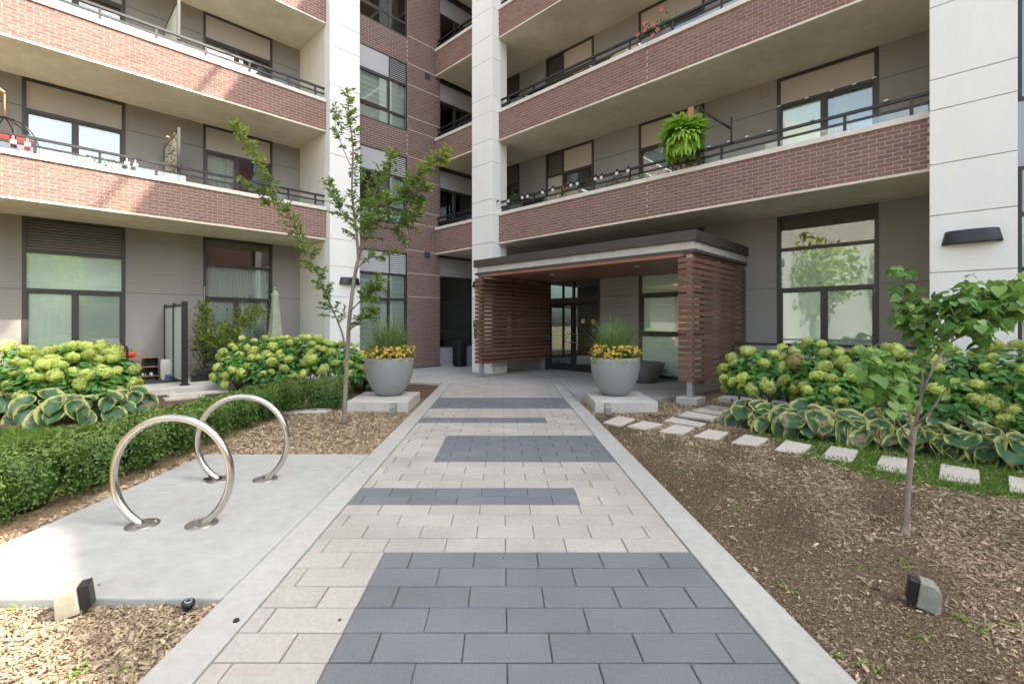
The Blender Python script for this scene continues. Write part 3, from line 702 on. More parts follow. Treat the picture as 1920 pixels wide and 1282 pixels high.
# bay beyond the right column
f = facade('R', 10.2)
mb = MB(); f(mb, -6, -.52, -.2, -.01, 0, .3, 'panel_grey'); RB_.build(mb, 'sill_wall')
for k in range(-1, 4):
    z0, z1 = (.3, 3.8) if k < 0 else (4.75+FL*k, 7.0+FL*k)
    window(RB_, 'R', 10.2, -2.6, -.525, z0, z1, [-1.6], [2.3, 3.1] if k < 0 else [6.3+FL*k], [('b', 'b'), ('z', 'z'), ('pg', 'pg')] if k < 0 else [('z', 'u'), ('pg', 'pg')], dd=.0)
    if k >= 0:
        mb = MB(); f(mb, -2.6, -.522, -.2, -.01, (3.8 if k == 0 else 7.0+FL*(k-1)), z0, 'panel_grey'); RB_.build(mb, 'spandrel_panel')
mb = MB(); f(mb, -24, -2.605, -.25, 0, -.02, 17.3, 'far_brick'); RB_.build(mb, 'brick_wall')
RB_.build(MB().box(10.37, 26, -24, 13.0, 17.0, 17.262, 'roof_metal'), 'roof')
RB_.build(MB().box(10.37, 10.7, -4, 13.0, 17.264, 19.05, 'far_brick'), 'roof_parapet')
RB_.build(MB().box(18.2, 26, -24, 13.0, -.02, 16.99, 'interior'), 'core')
RB_.build(MB().box(13.9, 18.19, -24, 7.2, -.02, 16.99, 'interior'), 'core'); RB_.build(MB().box(13.9, 18.19, 7.21, 13.0, 3.2, 16.99, 'cream_wall'), 'core')
RB_.build(MB().box(12.6, 18, -12.5, -7.5, 17.263, 24.2, 'far_wall'), 'added_shade_block')  # unseen rooftop block added to shade the hedge and left lawn
mb = MB().tube([W(0, 0)*0+Vector((10.6, -4, 20.35)), Vector((10.6, 12, 20.35))], .07, 'black_metal', 6)
for q in range(-4, 13, 4): mb.tube([(10.6, q, 19.0), (10.6, q, 20.35)], .03, 'black_metal', 6)
RB_.build(mb, 'roof_rail')
# entrance doors
def doors():
    f = facade('R', PW-.02); mb = MB(); lo, hi = 7.688, 9.756
    f(mb, lo, lo+.08, -.1, 0, 0.02, 3.5, 'frame'); f(mb, hi-.14, hi, -.1, 0, 0.02, 3.5, 'frame'); f(mb, lo+.08, hi-.14, -.1, -.002, 2.18, 2.31, 'frame'); f(mb, lo+.08, hi-.14, -.1, -.002, 2.85, 3.5, 'frame')
    f(mb, lo+.08, hi-.14, -.1, .01, .012, .03, 'galv'); f(mb, 8.615, 8.685, -.09, -.004, 2.31, 2.85, 'frame')
    fr = RB_.build(mb, 'door_frame')
    for a, b in ((lo+.08, 8.615), (8.685, hi-.14)):
        m2 = MB(); f(m2, a, b, -.05, -.04, 2.31, 2.85, 'pane_dark'); RB_.build(m2, 'transom_pane', fr)
    mid = 8.65
    for a, b, hs in ((lo+.085, mid-.004, 1), (mid+.004, hi-.145, -1)):
        m2 = MB(); st = .085
        f(m2, a, a+st, -.06, -.01, .035, 2.175, 'black_metal'); f(m2, b-st, b, -.06, -.01, .035, 2.175, 'black_metal'); f(m2, a+st, b-st, -.06, -.012, .035, .26, 'black_metal'); f(m2, a+st, b-st, -.06, -.012, 2.05, 2.175, 'black_metal')
        d = RB_.build(m2, 'door')
        m2 = MB(); f(m2, a+st, b-st, -.04, -.03, .26, 2.05, 'pane_dark'); RB_.build(m2, 'door_pane', d)
        hx = (b-st*.5) if hs > 0 else (a+st*.5); ins = -.17*hs; pd = PW-.02
        m2 = MB().tube([(pd+.01, hx, 1.20), (pd-.06, hx, 1.20), (pd-.07, hx+ins*.1, 1.19), (pd-.07, hx+ins, 1.19), (pd-.07, hx+ins, .93), (pd-.07, hx+ins*.1, .93), (pd-.06, hx, .92), (pd+.01, hx, .92)], .0125, 'galv', 8)
        RB_.build(m2, 'door_handle', d)
    for (u, z, w_, h_, m) in ((8.30, 1.58, .13, .13, 'sticker_pink'), (7.92, 1.30, .09, .12, 'sticker_blue')):
        m2 = MB(); f(m2, u-w_/2, u+w_/2, -.029, -.027, z-h_/2, z+h_/2, m); RB_.build(m2, 'door_notice', fr)
    b = MB(); n_ = 20; b.v = [(PW+.007, 7.93+.075*math.cos(a*2*math.pi/n_), 1.56+.085*math.sin(a*2*math.pi/n_)) for a in range(n_)]; b.f = [list(range(n_))]; b.mats = ['sticker_yellow']; b.m = [0]; b.smooth = [False]; RB_.build(b, 'door_notice', fr)
    # lobby behind
    RB_.build(MB().box(12.05, 18.19, 7.3, 12.8, .0, .02, 'plaza'), 'lobby_floor'); RB_.build(MB().box(12.31, 14.3, 12.8, 12.95, .02, 3.19, 'cream_wall'), 'lobby_wall'); RB_.build(MB().box(14.31, 18.18, 12.8, 12.9, .02, .12, 'frame').box(14.31, 14.4, 12.8, 12.9, .121, 3.19, 'frame').box(15.6, 15.66, 12.8, 12.9, .121, 3.19, 'frame').box(16.9, 16.96, 12.8, 12.9, .121, 3.19, 'frame').box(14.401, 18.18, 12.801, 12.899, 2.2, 2.27, 'frame'), 'lobby_window_frame'); RB_.build(MB().box(13.2, 13.5, 11.2, 11.5, .02, 3.19, 'cream_wall'), 'lobby_pillar')
doors()

# ---------------- place bricks
def place_bricks(B, P):
    def size(b):
        part, wh, pl, u, w_, z, h, st = b
        if wh == 'L': c = [W(u+s*w_/2, pl, z) for s in (-1, 1)]
        else: c = [W(pl, u+s*w_/2, z) for s in (-1, 1)]
        if min(c[0].y, c[1].y) < .5: return -1
        a, d = proj(c[0]), proj(c[1]); mx, my = (a[0]+d[0])/2, (a[1]+d[1])/2
        if not (-10 < mx < 1930 and -10 < my < 1290): return -1
        return abs(a[0]-d[0])*h*FPX/c[0].y
    lst = sorted(B.bricks, key=size, reverse=True); cache = {}; big = MB()
    for i, b in enumerate(lst):
        part, wh, pl, u, w_, z, h, st = b; m = st+'brick%d' % random.choice((0, 0, 0, 1, 1, 2, 3)); pr = random.uniform(.0, .003)
        if i < 300:
            wq = round(w_, 3); k = (wh, wq, m)
            if k not in cache:
                cb = MB(); (cb.box(-wq/2, wq/2, 0, .05, -h/2, h/2, m) if wh == 'L' else cb.box(0, .05, -wq/2, wq/2, -h/2, h/2, m)); cache[k] = cb.mesh('brick')
            loc = (u, pl-pr, z) if wh == 'L' else (pl-pr, u, z)
            link('brick', cache[k], part, tuple(a-c for a, c in zip(loc, B.off)))
        else:
            if wh == 'L': big.box(u-w_/2, u+w_/2, pl-pr, pl+.05, z-h/2, z+h/2, m, skip=('y1',))
            else: big.box(pl-pr, pl+.05, u-w_/2, u+w_/2, z-h/2, z+h/2, m, skip=('x1',))
    o = B.build(big, 'brickwork'); o['kind'] = 'stuff'
place_bricks(LB_, 0); place_bricks(RB_, 1)

# ================================================================== CANOPY
def canopy():
    cp, cq = 9.0, 3.75; off = (cp, cq, 0)
    t = thing('entrance_canopy', 'flat entrance canopy with brown slatted side screens over the glass doors', 'canopy', W(cp, cq), TH)
    bd = lambda mb, n_, par=None, bv=0: mb.build(n_, par or t, off=off, bevel=bv)
    q0, q1, p0, p1 = 3.62, 9.90, 8.87, 11.88
    bd(MB().box(p0, p1, q0, q1, 3.085, 3.285, 'roof_metal'), 'fascia', None, .006)
    bd(MB().box(p0+.06, p1, q0+.06, q1-.10, 2.93, 3.083, 'slab_concrete'), 'concrete_beam')
    bd(MB().box(p0+.03, p1, q0+.03, q1-.03, 2.865, 2.928, 'roof_metal'), 'trim')
    # soffit boards
    nb = 18; wq = (q1-q0-.2)/1
    for i in range(nb):
        a = p0+.06+(p1-p0-.08)*i/nb; b = p0+.06+(p1-p0-.08)*(i+1)/nb
        bd(MB().box(a+.003, b-.003, q0+.1, q1-.1, 2.825, 2.863, 'timber_soffit'), 'soffit_board')
    bd(MB().box(p0+.035, p0+.057, q0+.27, q1-.27, 2.80, 2.863, 'timber_light' if 0 else 'timber_soffit'), 'edge_board')
    for p, q in ((9.9, 7.9), (9.9, 5.4)):
        o = bd(MB().lathe([(.075, 2.824), (.075, 2.815), (.055, 2.815), (.05, 2.822)], 'white_plastic', 20, (p, q, 0)), 'downlight')
    n_ = 21; z0 = .385; pitch = (2.805-z0)/n_; h = .086; th = .028
    def slats(kind, a, b, fixed, top=n_):
        me = MB()
        if kind == 'q': me.box(0, th, -(b-a)/2, (b-a)/2, 0, h, 'timber'); c = lambda z: (fixed-off[0], (a+b)/2-off[1], z)
        else: me.box(-(b-a)/2, (b-a)/2, 0, th, 0, h, 'timber'); c = lambda z: ((a+b)/2-off[0], fixed-off[1], z)
        m_ = me.mesh('slat')
        for i in range(top): link('slat', m_, t, c(z0+pitch*i))
    # right screen: side face (q const) and short front return
    slats('q', 3.70, 3.985, 8.905); slats('p', 8.905, 11.86, 3.672)
    # left screen
    slats('q', 9.56, 9.84, 8.905); slats('p', 8.935, 11.86, 9.555); slats('p', 8.905, 11.86, 9.842)
    posts = [(9.0, 3.78, .10), (10.35, 3.78, .04), (11.7, 3.78, .06), (9.0, 9.70, .012), (10.35, 9.70, .012), (11.7, 9.70, .012)]
    for i, (p, q, zb) in enumerate(posts):
        w2 = .055
        bd(MB().box(p-w2, p+w2, q-w2, q+w2, .40, 2.86, 'timber' if q > 5 else 'galv'), 'post')
        if i in (0, 2, 3, 5):
            bd(MB().box(p-w2+.004, p+w2-.004, q-w2+.004, q+w2-.004, zb, .399, 'galv').box(p-.09, p+.09, q-.09, q+.09, zb, zb+.012, 'galv'), 'post_base')
    bd(MB().box(8.80, 9.22, 3.58, 3.98, -.1, .095, 'slab_concrete'), 'footing', None, .01)
canopy()

# right patio pad with mat
x = MB().box(9.6, 11.88, .6, 3.5, -.05, .05, 'slab_concrete')
o = x.build('patio_slab', None, W(0, 0), (0, 0, TH), bevel=.01); o['kind'] = 'structure'
m_ = MB().box(-.75, .75, -.55, .55, 0, .012, 'mat_dark').build('door_mat', None, W(10.75, 2.95, .051), (0, 0, TH)); tag(m_, 'dark grey mat on the patio slab right of the slatted canopy', 'mat')
x = MB().box(12.2, 14.93, -2.2, 6.0, 0, .1, 'slab_concrete')
o = MB().box(.4, 6.0, 12.35, 14.93, -.08, .09, 'slab_concrete').build('patio_slab', None, W(0, 0), (0, 0, TH), bevel=.01); o['kind'] = 'structure'

# ================================================================== STEPPING STONES
def stones():
    root = bpy.data.objects.new('stepping_stone_path', None); COL.objects.link(root); root['kind'] = 'structure'; root.location = (3, 7, 0)
    quads = STONE_QUADS
    for qd in quads:
        pts = [gxy(a, b, .0) for a, b in qd]; c = np.mean(pts, axis=0)
        b = MB().prism([(p[0]-c[0], p[1]-c[1]) for p in pts], -.07, float(gz(c[0], c[1]))+.03, 'stone'); 
        o = b.build('stone', root, (c[0]-3, c[1]-7, random.uniform(-.006, .004)), (random.gauss(0, .01), random.gauss(0, .01), 0), bevel=.006)
    root2 = bpy.data.objects.new('stepping_stone_path', None); COL.objects.link(root2); root2['kind'] = 'structure'; root2.location = (-6, 9, 0)
    for (px, py, w_, d_, a) in ((290, 737, .75, .32, .7), (350, 737, .7, .3, .85), (392, 733, .7, .3, .85), (345, 743, .7, .3, .8), (575, 768, .8, .4, .1), (690, 757, .5, .3, .2)):
        x, y = gxy(px, py); me = MB().box(-w_/2, w_/2, -d_/2, d_/2, -.06, .0, 'stone'); me.build('stone', root2, (x+6, y-9, random.uniform(-.006, .004)), (0, 0, a), bevel=.006)
stones()

# ================================================================== POTS
def leafy(name, parent, n, pos, material, s0, s1, up=(0, 0, .6), tilt=1, loc=(0, 0, 0), kind='stuff', tone=None, dirs=None):
    o = link(name, joined(name, LEAF_V, LEAF_F, rots(n, up=up, tilt=tilt, dirs=dirs), pos, material, tone, RNG.uniform(s0, s1, n)), parent, loc)
    if kind: o['kind'] = kind
    return o
def blades(N, base_r, L0, L1, spread, curve=.5):
    """long arching grass blades as one mesh"""
    v = []; f = []; tn = []; K = 6
    for i in range(N):
        a = random.uniform(0, 2*math.pi); r = base_r*math.sqrt(random.random()); L = random.uniform(L0, L1); th = abs(random.gauss(0, spread)); cu = random.uniform(.2, 1)*curve
        p = Vector((r*math.cos(a), r*math.sin(a), 0)); d = a+random.gauss(0, .5); w0 = random.uniform(.005, .010); b = len(v); t_ = random.random()
        for k in range(K):
            s_ = k/(K-1); an = th+cu*s_*s_*1.6
            q = p.copy(); n_ = Vector((-math.sin(d), math.cos(d), 0))*w0*(1-s_)**.6
            v += [tuple(q-n_), tuple(q+n_)]; tn += [min(1, t_*.6+.45*s_)]*2
            p = p+Vector((math.cos(d)*math.sin(an), math.sin(d)*math.sin(an), math.cos(an)))*L/(K-1)
        for k in range(K-1): f.append([b+2*k, b+2*k+1, b+2*k+3, b+2*k+2])
    me = bpy.data.meshes.new('blades'); me.from_pydata(v, [], f); me.materials.append(M['blade'])
    a = me.attributes.new('tone', 'FLOAT', 'POINT'); a.data.foreach_set('value', tn); return me
def planter(x, y, label, lab2, side):
    sl = tag(MB().box(-.55, .55, -.60, .62, -.1, .137, 'slab_concrete').build('concrete_plinth', None, (x+(-.03 if side < 0 else .02), y-.2, 0), (0, 0, 0 if side < 0 else -.02), bevel=.012), lab2, 'plinth')
    t = thing('flower_pot', label, 'flower pot', (x, y, .138))
    prof = [(0, 0), (.19, 0), (.235, .015), (.31, .10), (.375, .21), (.425, .34), (.452, .48), (.462, .62), (.462, .72), (.455, .728), (.44, .728), (.435, .70), (.43, .66), (0, .66)]
    MB().lathe(prof, 'pot_grey', 48).build('pot', t)
    MB().lathe([(.432, .665), (.3, .68), (0, .70)], 'soil', 24).build('soil', t)
    link('ornamental_grass', blades(700, .2, .35, .98, .62, .95), t, (0, 0, .69))['kind'] = 'stuff'
    N = 800; a = RNG.uniform(0, 2*np.pi, N); r = .18+.30*RNG.random(N)**.6; z = .70+.20*RNG.random(N)-np.where(r > .43, .10*RNG.random(N), 0)
    leafy('bedding_foliage', t, N, np.c_[r*np.cos(a), r*np.sin(a), z], 'leaf_vine', .035, .06)
    # petunia-like blooms
    pet = [(0, 0, 0)]; fv = []; ff = []
    for k in range(5):
        aa = 2*math.pi*k/5; b = len(fv); c, s_ = math.cos, math.sin
        fv += [(0, 0, 0), (.7*c(aa-.5), .7*s_(aa-.5), .28), (1.0*c(aa), 1.0*s_(aa), .42), (.7*c(aa+.5), .7*s_(aa+.5), .28)]; ff.append((b, b+1, b+2, b+3))
    for m, n_, in (('petal_yellow', 260), ('petal_orange', 70)):
        a = RNG.uniform(0, 2*np.pi, n_); r = .26+.23*RNG.random(n_)**.7; z = .76+.19*RNG.random(n_)-np.where(r > .44, .14*RNG.random(n_), 0)
        dirs = np.c_[np.cos(a)*r*2.2, np.sin(a)*r*2.2, np.ones(n_)*.9]+RNG.normal(0, .35, (n_, 3))
        o = link('blooms', joined('blooms', fv, ff, rots(n_, dirs=dirs), np.c_[r*np.cos(a), r*np.sin(a), z], m, None, RNG.uniform(.024, .036, n_)), t); o['kind'] = 'stuff'
    n_ = 160; cl = np.array([(.2*math.cos(q)*1.1, .2*math.sin(q), 1.0+.12*math.sin(q*3)) for q in (-2.4, -1.2, -2.9, -.5)])
    pos = cl[RNG.integers(0, 4, n_)]+RNG.normal(0, .02, (n_, 3)); o = link('blooms', joined('blooms', fv, ff, rots(n_), pos, 'petal_purple', None, RNG.uniform(.006, .010, n_)), t); o['kind'] = 'stuff'
    return t
planter(-2.175, 9.03, 'grey planter with yellow flowers and tall grass left of the walkway, by the young tree', 'square concrete plinth under the planter left of the walkway', -1)
planter(2.165, 9.03, 'grey planter with yellow flowers and tall grass right of the walkway, before the doors', 'square concrete plinth under the planter right of the walkway', 1)
x, y = 3.60, 12.1
t = thing('bowl_planter', 'empty dark taupe bowl planter behind the right grey planter', 'planter', (x, y, .008))
MB().lathe([(0, 0), (.33, 0), (.37, .02), (.50, .30), (.555, .47), (.56, .50), (.54, .505), (.52, .49), (.49, .40), (0, .38)], 'pot_dark', 40).build('bowl', t)
MB().lathe([(.488, .40), (0, .41)], 'soil', 24).build('soil', t)

# ================================================================== BIKE RINGS
def ring(x0, x1, y, label):
    xc = (x0+x1)/2; R_ = .4285; r = .0275; zc = .826-R_-r; half = (x1-x0)/2
    a0 = math.asin(min(.98, zc/R_)); pts = []
    t = thing('bike_ring', label, 'bike rack', (xc, y, 0), math.radians(2))
    n_ = 72
    for k in range(n_+1):
        a = -a0-0*1+(math.pi+2*a0)*k/n_; pts.append((R_*math.cos(a), 0, zc+R_*math.sin(a)))
    MB().tube(pts, r, 'steel', 20).build('hoop', t)
    for sx in (-1, 1):
        f = sx*R_*math.cos(a0)
        MB().lathe([(0, .0135), (.085, .0135), (.108, .008), (.11, .001)], 'steel_plate', 32).build('base_plate', t, (f, 0, 0))
        for k in range(3):
            a = k*2.1+.5; MB().lathe([(0, .022), (.009, .022), (.011, .012)], 'steel_plate', 8).build('bolt', t, (f+.08*math.cos(a), .08*math.sin(a), 0))
    return t
ring(-2.70, -2.24, 3.515, 'stainless steel bike ring on the concrete pad, the nearer of two')
ring(-2.745, -2.27, 4.53, 'stainless steel bike ring on the concrete pad, the farther of two')
x, y = gxy(405, 897)
l_ = MB()
l_.tube([(.07*math.cos(a)*1.1, .05*math.sin(a), .014+.006*math.sin(2*a)) for a in np.linspace(0, 2*math.pi, 20)[:-1]], .008, 'black_metal', 6, closed=True)
l_.tube([(-.04, .03, .012), (-.06, .03, .05), (-.03, .02, .055)], .012, 'black_metal', 6)
tag(l_.build('bike_lock', None, (x, y-.05, .004)), 'black cable lock left at the foot of the farther bike ring', 'bike lock')

# ================================================================== SPOTLIGHTS, SPRINKLER, DEBRIS
def spot(px, py, z, rz, s_, label, m, tilt=.12):
    x, y = gxy(px, py, z); t = thing('garden_spotlight', label, 'spotlight', (x, y, z-.01), rz, 'landscape spotlights beside the walkway')
    # stake, back housing, and faceted lens hood (opens along +x)
    MB().box(-.012*s_, .012*s_, -.012*s_, .012*s_, -.06, .07*s_, 'white_plastic').build('stake', t)
    MB().box(-.075*s_, -.02*s_, -.045*s_, .045*s_, .05*s_, .2*s_, 'black_metal').build('housing', t, bevel=.006, rot=(0, tilt, 0))
    b = MB(); pts = [(-.018, .035), (.08, .022), (.102, .035), (.094, .165), (.058, .205), (-.018, .21)]
    y_ = .062
    b.v = [(a*s_, -y_*s_*(1 if a < .05 else .86), c*s_) for a, c in pts]+[(a*s_, y_*s_*(1 if a < .05 else .86), c*s_) for a, c in pts]; n_ = len(pts)
    b.f = [list(range(n_))[::-1], list(range(n_, 2*n_))]+[[i, (i+1) % n_, n_+(i+1) % n_, n_+i] for i in range(n_)]; b.mats = [m]; b.m = [0]*len(b.f); b.smooth = [False]*len(b.f)
    b.build('lens_hood', t, bevel=.008*s_, rot=(0, tilt, 0))
    MB().box(-.0185*s_, -.012*s_, -.05*s_, .05*s_, .05*s_, .19*s_, 'galv').build('reflector', t, rot=(0, tilt, 0))
spot(150, 1150, -.045, math.radians(205), .86, 'yellowed plastic spotlight in sunny wood chips before the concrete pad', 'lens')
spot(1722, 1138, -.03, math.radians(-35), .80, 'cloudy plastic spotlight in the right mulch bed near the thin tree', 'lens_grey')
spot(738, 777, -.04, math.radians(-88), .95, 'small grey spotlight before the plinth left of the walkway', 'lens_grey')
spot(1139, 777, -.04, math.radians(-92), .95, 'small grey spotlight before the plinth right of the walkway', 'lens_grey')
x, y = gxy(352, 1150, -.05)
t = thing('sprinkler_head', 'black pop-up sprinkler head in the mulch at the pad corner', 'sprinkler', (x, y, -.055), 0); t.rotation_euler = (.12, .12, 0)
MB().lathe([(0, 0), (.019, 0), (.021, .055), (.021, .056)], 'black_metal', 20).build('body', t)
MB().lathe([(.021, .05), (.031, .055), (.032, .075), (.027, .08), (.012, .08), (0, .078)], 'black_metal', 20).build('cap', t)
MB().lathe([(.013, .0805), (.019, .0805), (.019, .083), (.013, .083)], 'galv', 20).build('collar', t)
for px, py, s_ in ((443, 1165, .016), (637, 1163, .008), (185, 1097, .006), (944, 1047, .006), (845, 823, .008)):
    x, y = gxy(px, py); b = MB().lathe([(0, 0), (s_, .002), (s_*.9, s_*.7), (0, s_)], 'soil', 7)
    tag(b.build('dirt_clod', None, (x, y, .001), (0, 0, s_*300)), {443: 'dark dirt clod on the left kerb of the walkway', 637: 'tiny dark speck on a light paver left of the dark band', 185: 'tiny dark crumb on the concrete pad', 944: 'tiny dark crumb on the nearest dark paver band', 845: 'tiny dark crumb on the left kerb farther along'}[px], 'clod')

ORD = ['first', 'second', 'third', 'fourth', 'fifth', 'sixth', 'seventh', 'eighth', 'ninth', 'tenth', 'eleventh', 'twelfth', 'thirteenth']
# ================================================================== HEDGE
def boxwood_mesh(seed, rx, ry, h, n_):
    g = np.random.default_rng(seed); d = g.normal(size=(n_, 3)); d[:, 2] = np.abs(d[:, 2])*1.0-.25; d /= np.linalg.norm(d, axis=1, keepdims=True)
    e = np.sign(d)*np.abs(d)**.62; bump_ = 1+.09*np.sin(d[:, 0]*9+seed)*np.sin(d[:, 1]*8)*np.cos(d[:, 2]*7)+g.normal(0, .035, n_)
    r = (1-.22*g.random(n_)**2)*bump_; p = e*r[:, None]*np.array([rx, ry, h*.60])+np.array([0, 0, h*.40])
    dirs = d+g.normal(0, .55, (n_, 3))+np.array([0, 0, .4])
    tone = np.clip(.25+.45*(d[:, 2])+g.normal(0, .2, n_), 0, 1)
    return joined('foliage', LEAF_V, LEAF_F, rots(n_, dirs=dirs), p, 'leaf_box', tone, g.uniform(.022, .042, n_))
def box_core(rx, ry, h):
    b = MB().lathe([(0, .05), (.55, .08), (.80, .3), (.78, .6), (.5, .82), (0, .88)], 'leaf_box', 12)
    b.v = [(x*rx, y*ry, z*h) for x, y, z in b.v]; return b.mesh('inner_growth')
def hedge():
    meshes = [boxwood_mesh(s_, .37, .40, .54, 4600) for s_ in (1, 2, 3)]; core = box_core(.31, .33, .48)
    st = MB()
    for k in range(7):
        a = k*.9; st.tube([(0.03*math.cos(a), .03*math.sin(a), -.05), (.10*math.cos(a), .10*math.sin(a), .1), (.2*math.cos(a), .2*math.sin(a), .3)], [.014, .01, .006], 'bark_dark', 5)
    st = st.mesh('stems')
    path = [(-4.0, 2.62), (-4.0, 3.26), (-3.99, 3.9), (-3.98, 4.54), (-3.98, 5.18), (-3.98, 5.82), (-3.99, 6.46), (-3.98, 7.1), (-3.92, 7.74), (-3.74, 8.32)]
    for i, (x, y) in enumerate(path+[(-3.14, 8.55)]):
        t = thing('boxwood_bush', '%s clipped boxwood bush of the hedge beside the concrete pad, counted from the near end' % ORD[i] if i < 10 else 'last boxwood bush of the hedge, its bare stems showing, left of the tree trunk', 'shrub', (x, y, -.04), random.choice((0, math.pi))+random.gauss(0, .12), 'boxwood bushes in the low hedge' if i < 10 else None)
        s_ = random.uniform(.88, 1.06); sz = random.uniform(.9, 1.06)
        link('foliage', meshes[i % 3], t, scale=(s_, s_, sz))['kind'] = 'stuff'
        link('inner_growth', core, t, scale=(s_, s_, sz)); link('stems', st, t)
hedge()

# ================================================================== HYDRANGEAS + HOSTAS
def head_mesh(seed, m='floret'):
    g = np.random.default_rng(seed); n_ = 150; i = np.arange(n_)+.5; ph = np.arccos(1-1.72*i/n_); th = math.pi*(1+5**.5)*i
    d = np.c_[np.cos(th)*np.sin(ph), np.sin(th)*np.sin(ph), np.cos(ph)]
    r = 1+.14*np.sin(d[:, 0]*5+seed)*np.sin(d[:, 1]*6)+g.normal(0, .05, n_); p = d*r[:, None]*np.array([1, 1, .82])
    fv = []; ff = []
    for k in range(4):
        a = math.pi/2*k; b = len(fv); c, s_ = math.cos, math.sin
        fv += [(0, 0, 0), (.62*c(a-.6), .62*s_(a-.6), .10), (1.0*c(a), 1.0*s_(a), .02), (.62*c(a+.6), .62*s_(a+.6), .10)]; ff.append((b, b+1, b+2, b+3))
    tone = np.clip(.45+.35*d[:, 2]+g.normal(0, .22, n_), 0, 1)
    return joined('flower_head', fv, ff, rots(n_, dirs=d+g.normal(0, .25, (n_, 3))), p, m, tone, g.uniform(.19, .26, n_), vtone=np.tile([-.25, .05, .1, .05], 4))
HEADS = [head_mesh(s_) for s_ in range(4)]; HEAD_TAN = head_mesh(9, 'floret_tan')
HL_V = [(0, 0, 0), (.25, .24, .05), (.6, .27, .06), (1, 0, -.1), (.6, -.27, .06), (.25, -.24, .05), (.3, 0, -.03), (.62, 0, -.04)]
def hydrangea(x, y, rx, ry, h, nh, label, group, seed, hr=(.085, .125), tan=0, zlow=.35, rz=0):
    g = np.random.default_rng(seed); t = thing('hydrangea_shrub', label, 'shrub', (x, y, -.04), rz, group)
    n_ = 650; d = g.normal(size=(n_, 3)); d[:, 2] = np.abs(d[:, 2])-.35; d /= np.linalg.norm(d, axis=1, keepdims=True)
    p = d*(.62+.36*g.random(n_)**.7)[:, None]*np.array([rx, ry, h*.52])+np.array([0, 0, h*.47])
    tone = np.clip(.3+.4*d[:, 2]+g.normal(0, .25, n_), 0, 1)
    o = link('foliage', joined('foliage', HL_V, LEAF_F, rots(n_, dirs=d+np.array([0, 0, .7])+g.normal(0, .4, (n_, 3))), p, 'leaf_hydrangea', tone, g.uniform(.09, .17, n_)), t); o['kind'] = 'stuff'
    b = MB()
    for k in range(9):
        a = k*.7; b.tube([(.05*math.cos(a), .05*math.sin(a), 0), (.4*rx*math.cos(a), .4*ry*math.sin(a), h*.45), (.65*rx*math.cos(a), .65*ry*math.sin(a), h*.8)], [.008, .006, .004], 'bark_dark', 5)
    b.build('stems', t)
    pts = []
    tries = 0
    while len(pts) < nh and tries < 4000:
        tries += 1
        v = g.normal(size=3); v[2] = abs(v[2])*1.1-zlow*1.2; v /= np.linalg.norm(v); r = g.uniform(*hr)
        q = v*np.array([rx, ry, h*.53])*g.uniform(.9, 1.06)+np.array([0, 0, h*.47])
        if q[2] < zlow*h*.6: continue
        if all(np.linalg.norm(q-o_[0]) > (r+o_[1])*.92 for o_ in pts): pts.append((q, r, v))
    for i, (q, r, v) in enumerate(pts):
        n3 = Vector(v)*.9+Vector((0, 0, .7)); e = n3.to_track_quat('Z', 'Y').to_euler()
        link('flower_head', HEAD_TAN if i < tan else HEADS[i % 4], t, tuple(q), (e.x, e.y, g.uniform(0, 6)), (r, r, r*g.uniform(.85, 1.05)))
    return t
LBED = [('lime hydrangea %s in the bed below the louvred window' % c, 'hydrangeas below the left louvred window') for c in ('nearest the left picture edge', 'in the middle', 'nearest the shoe rack', 'against the railing', 'low over the middle hostas', 'low and rightmost')]
MBED = [('lime hydrangea %s' % c, 'hydrangeas below the closed umbrella') for c in ('beside the black lattice fence', 'directly below the closed umbrella', 'before the return of the white column', 'behind the young tree trunk, nearest the left grey planter', 'low and in front below the umbrella, over the hedge', 'low and in front beside the lattice fence, over the hedge', 'low and in front, right behind the left grey planter')]
RBED = [('lime hydrangea %s in the right bed' % c, 'hydrangeas right of the entrance') for c in ('nearest the slatted canopy', 'second from the canopy, the tallest, with fading tan heads', 'below the right end of the big window', 'behind the left limbs of the small tree', 'behind the right limbs of the small tree', 'low and in front, second from the canopy', 'low and in front, left of the small tree trunk', 'at the right picture edge', 'low and in front, right of the small tree trunk')]
for i, (x, y, rx, ry, h, nh) in enumerate(((-9.0, 8.35, .85, .65, 1.18, 40), (-7.95, 8.7, .75, .62, 1.18, 38), (-7.4, 8.85, .42, .45, 1.0, 20), (-8.5, 9.5, .8, .6, 1.18, 22), (-7.85, 8.1, .6, .42, .92, 18), (-7.15, 8.35, .36, .36, .74, 10))):
    hydrangea(x, y, rx, ry, h, nh, *LBED[i], 20+i, (.07, .135), zlow=.62)
for i, (x, y, rx, ry, h, nh) in enumerate(((-6.3, 11.9, .75, .7, 1.2, 38), (-5.5, 11.6, .72, .65, 1.22, 38), (-4.7, 11.3, .72, .65, 1.22, 36), (-3.85, 11.0, .7, .6, 1.12, 30), (-5.2, 10.75, .7, .5, .85, 22), (-6.15, 11.0, .55, .5, .85, 18), (-3.3, 10.7, .5, .5, .85, 12))):
    hydrangea(x, y, rx, ry, h, nh, *MBED[i], 40+i, (.065, .125), zlow=.36)
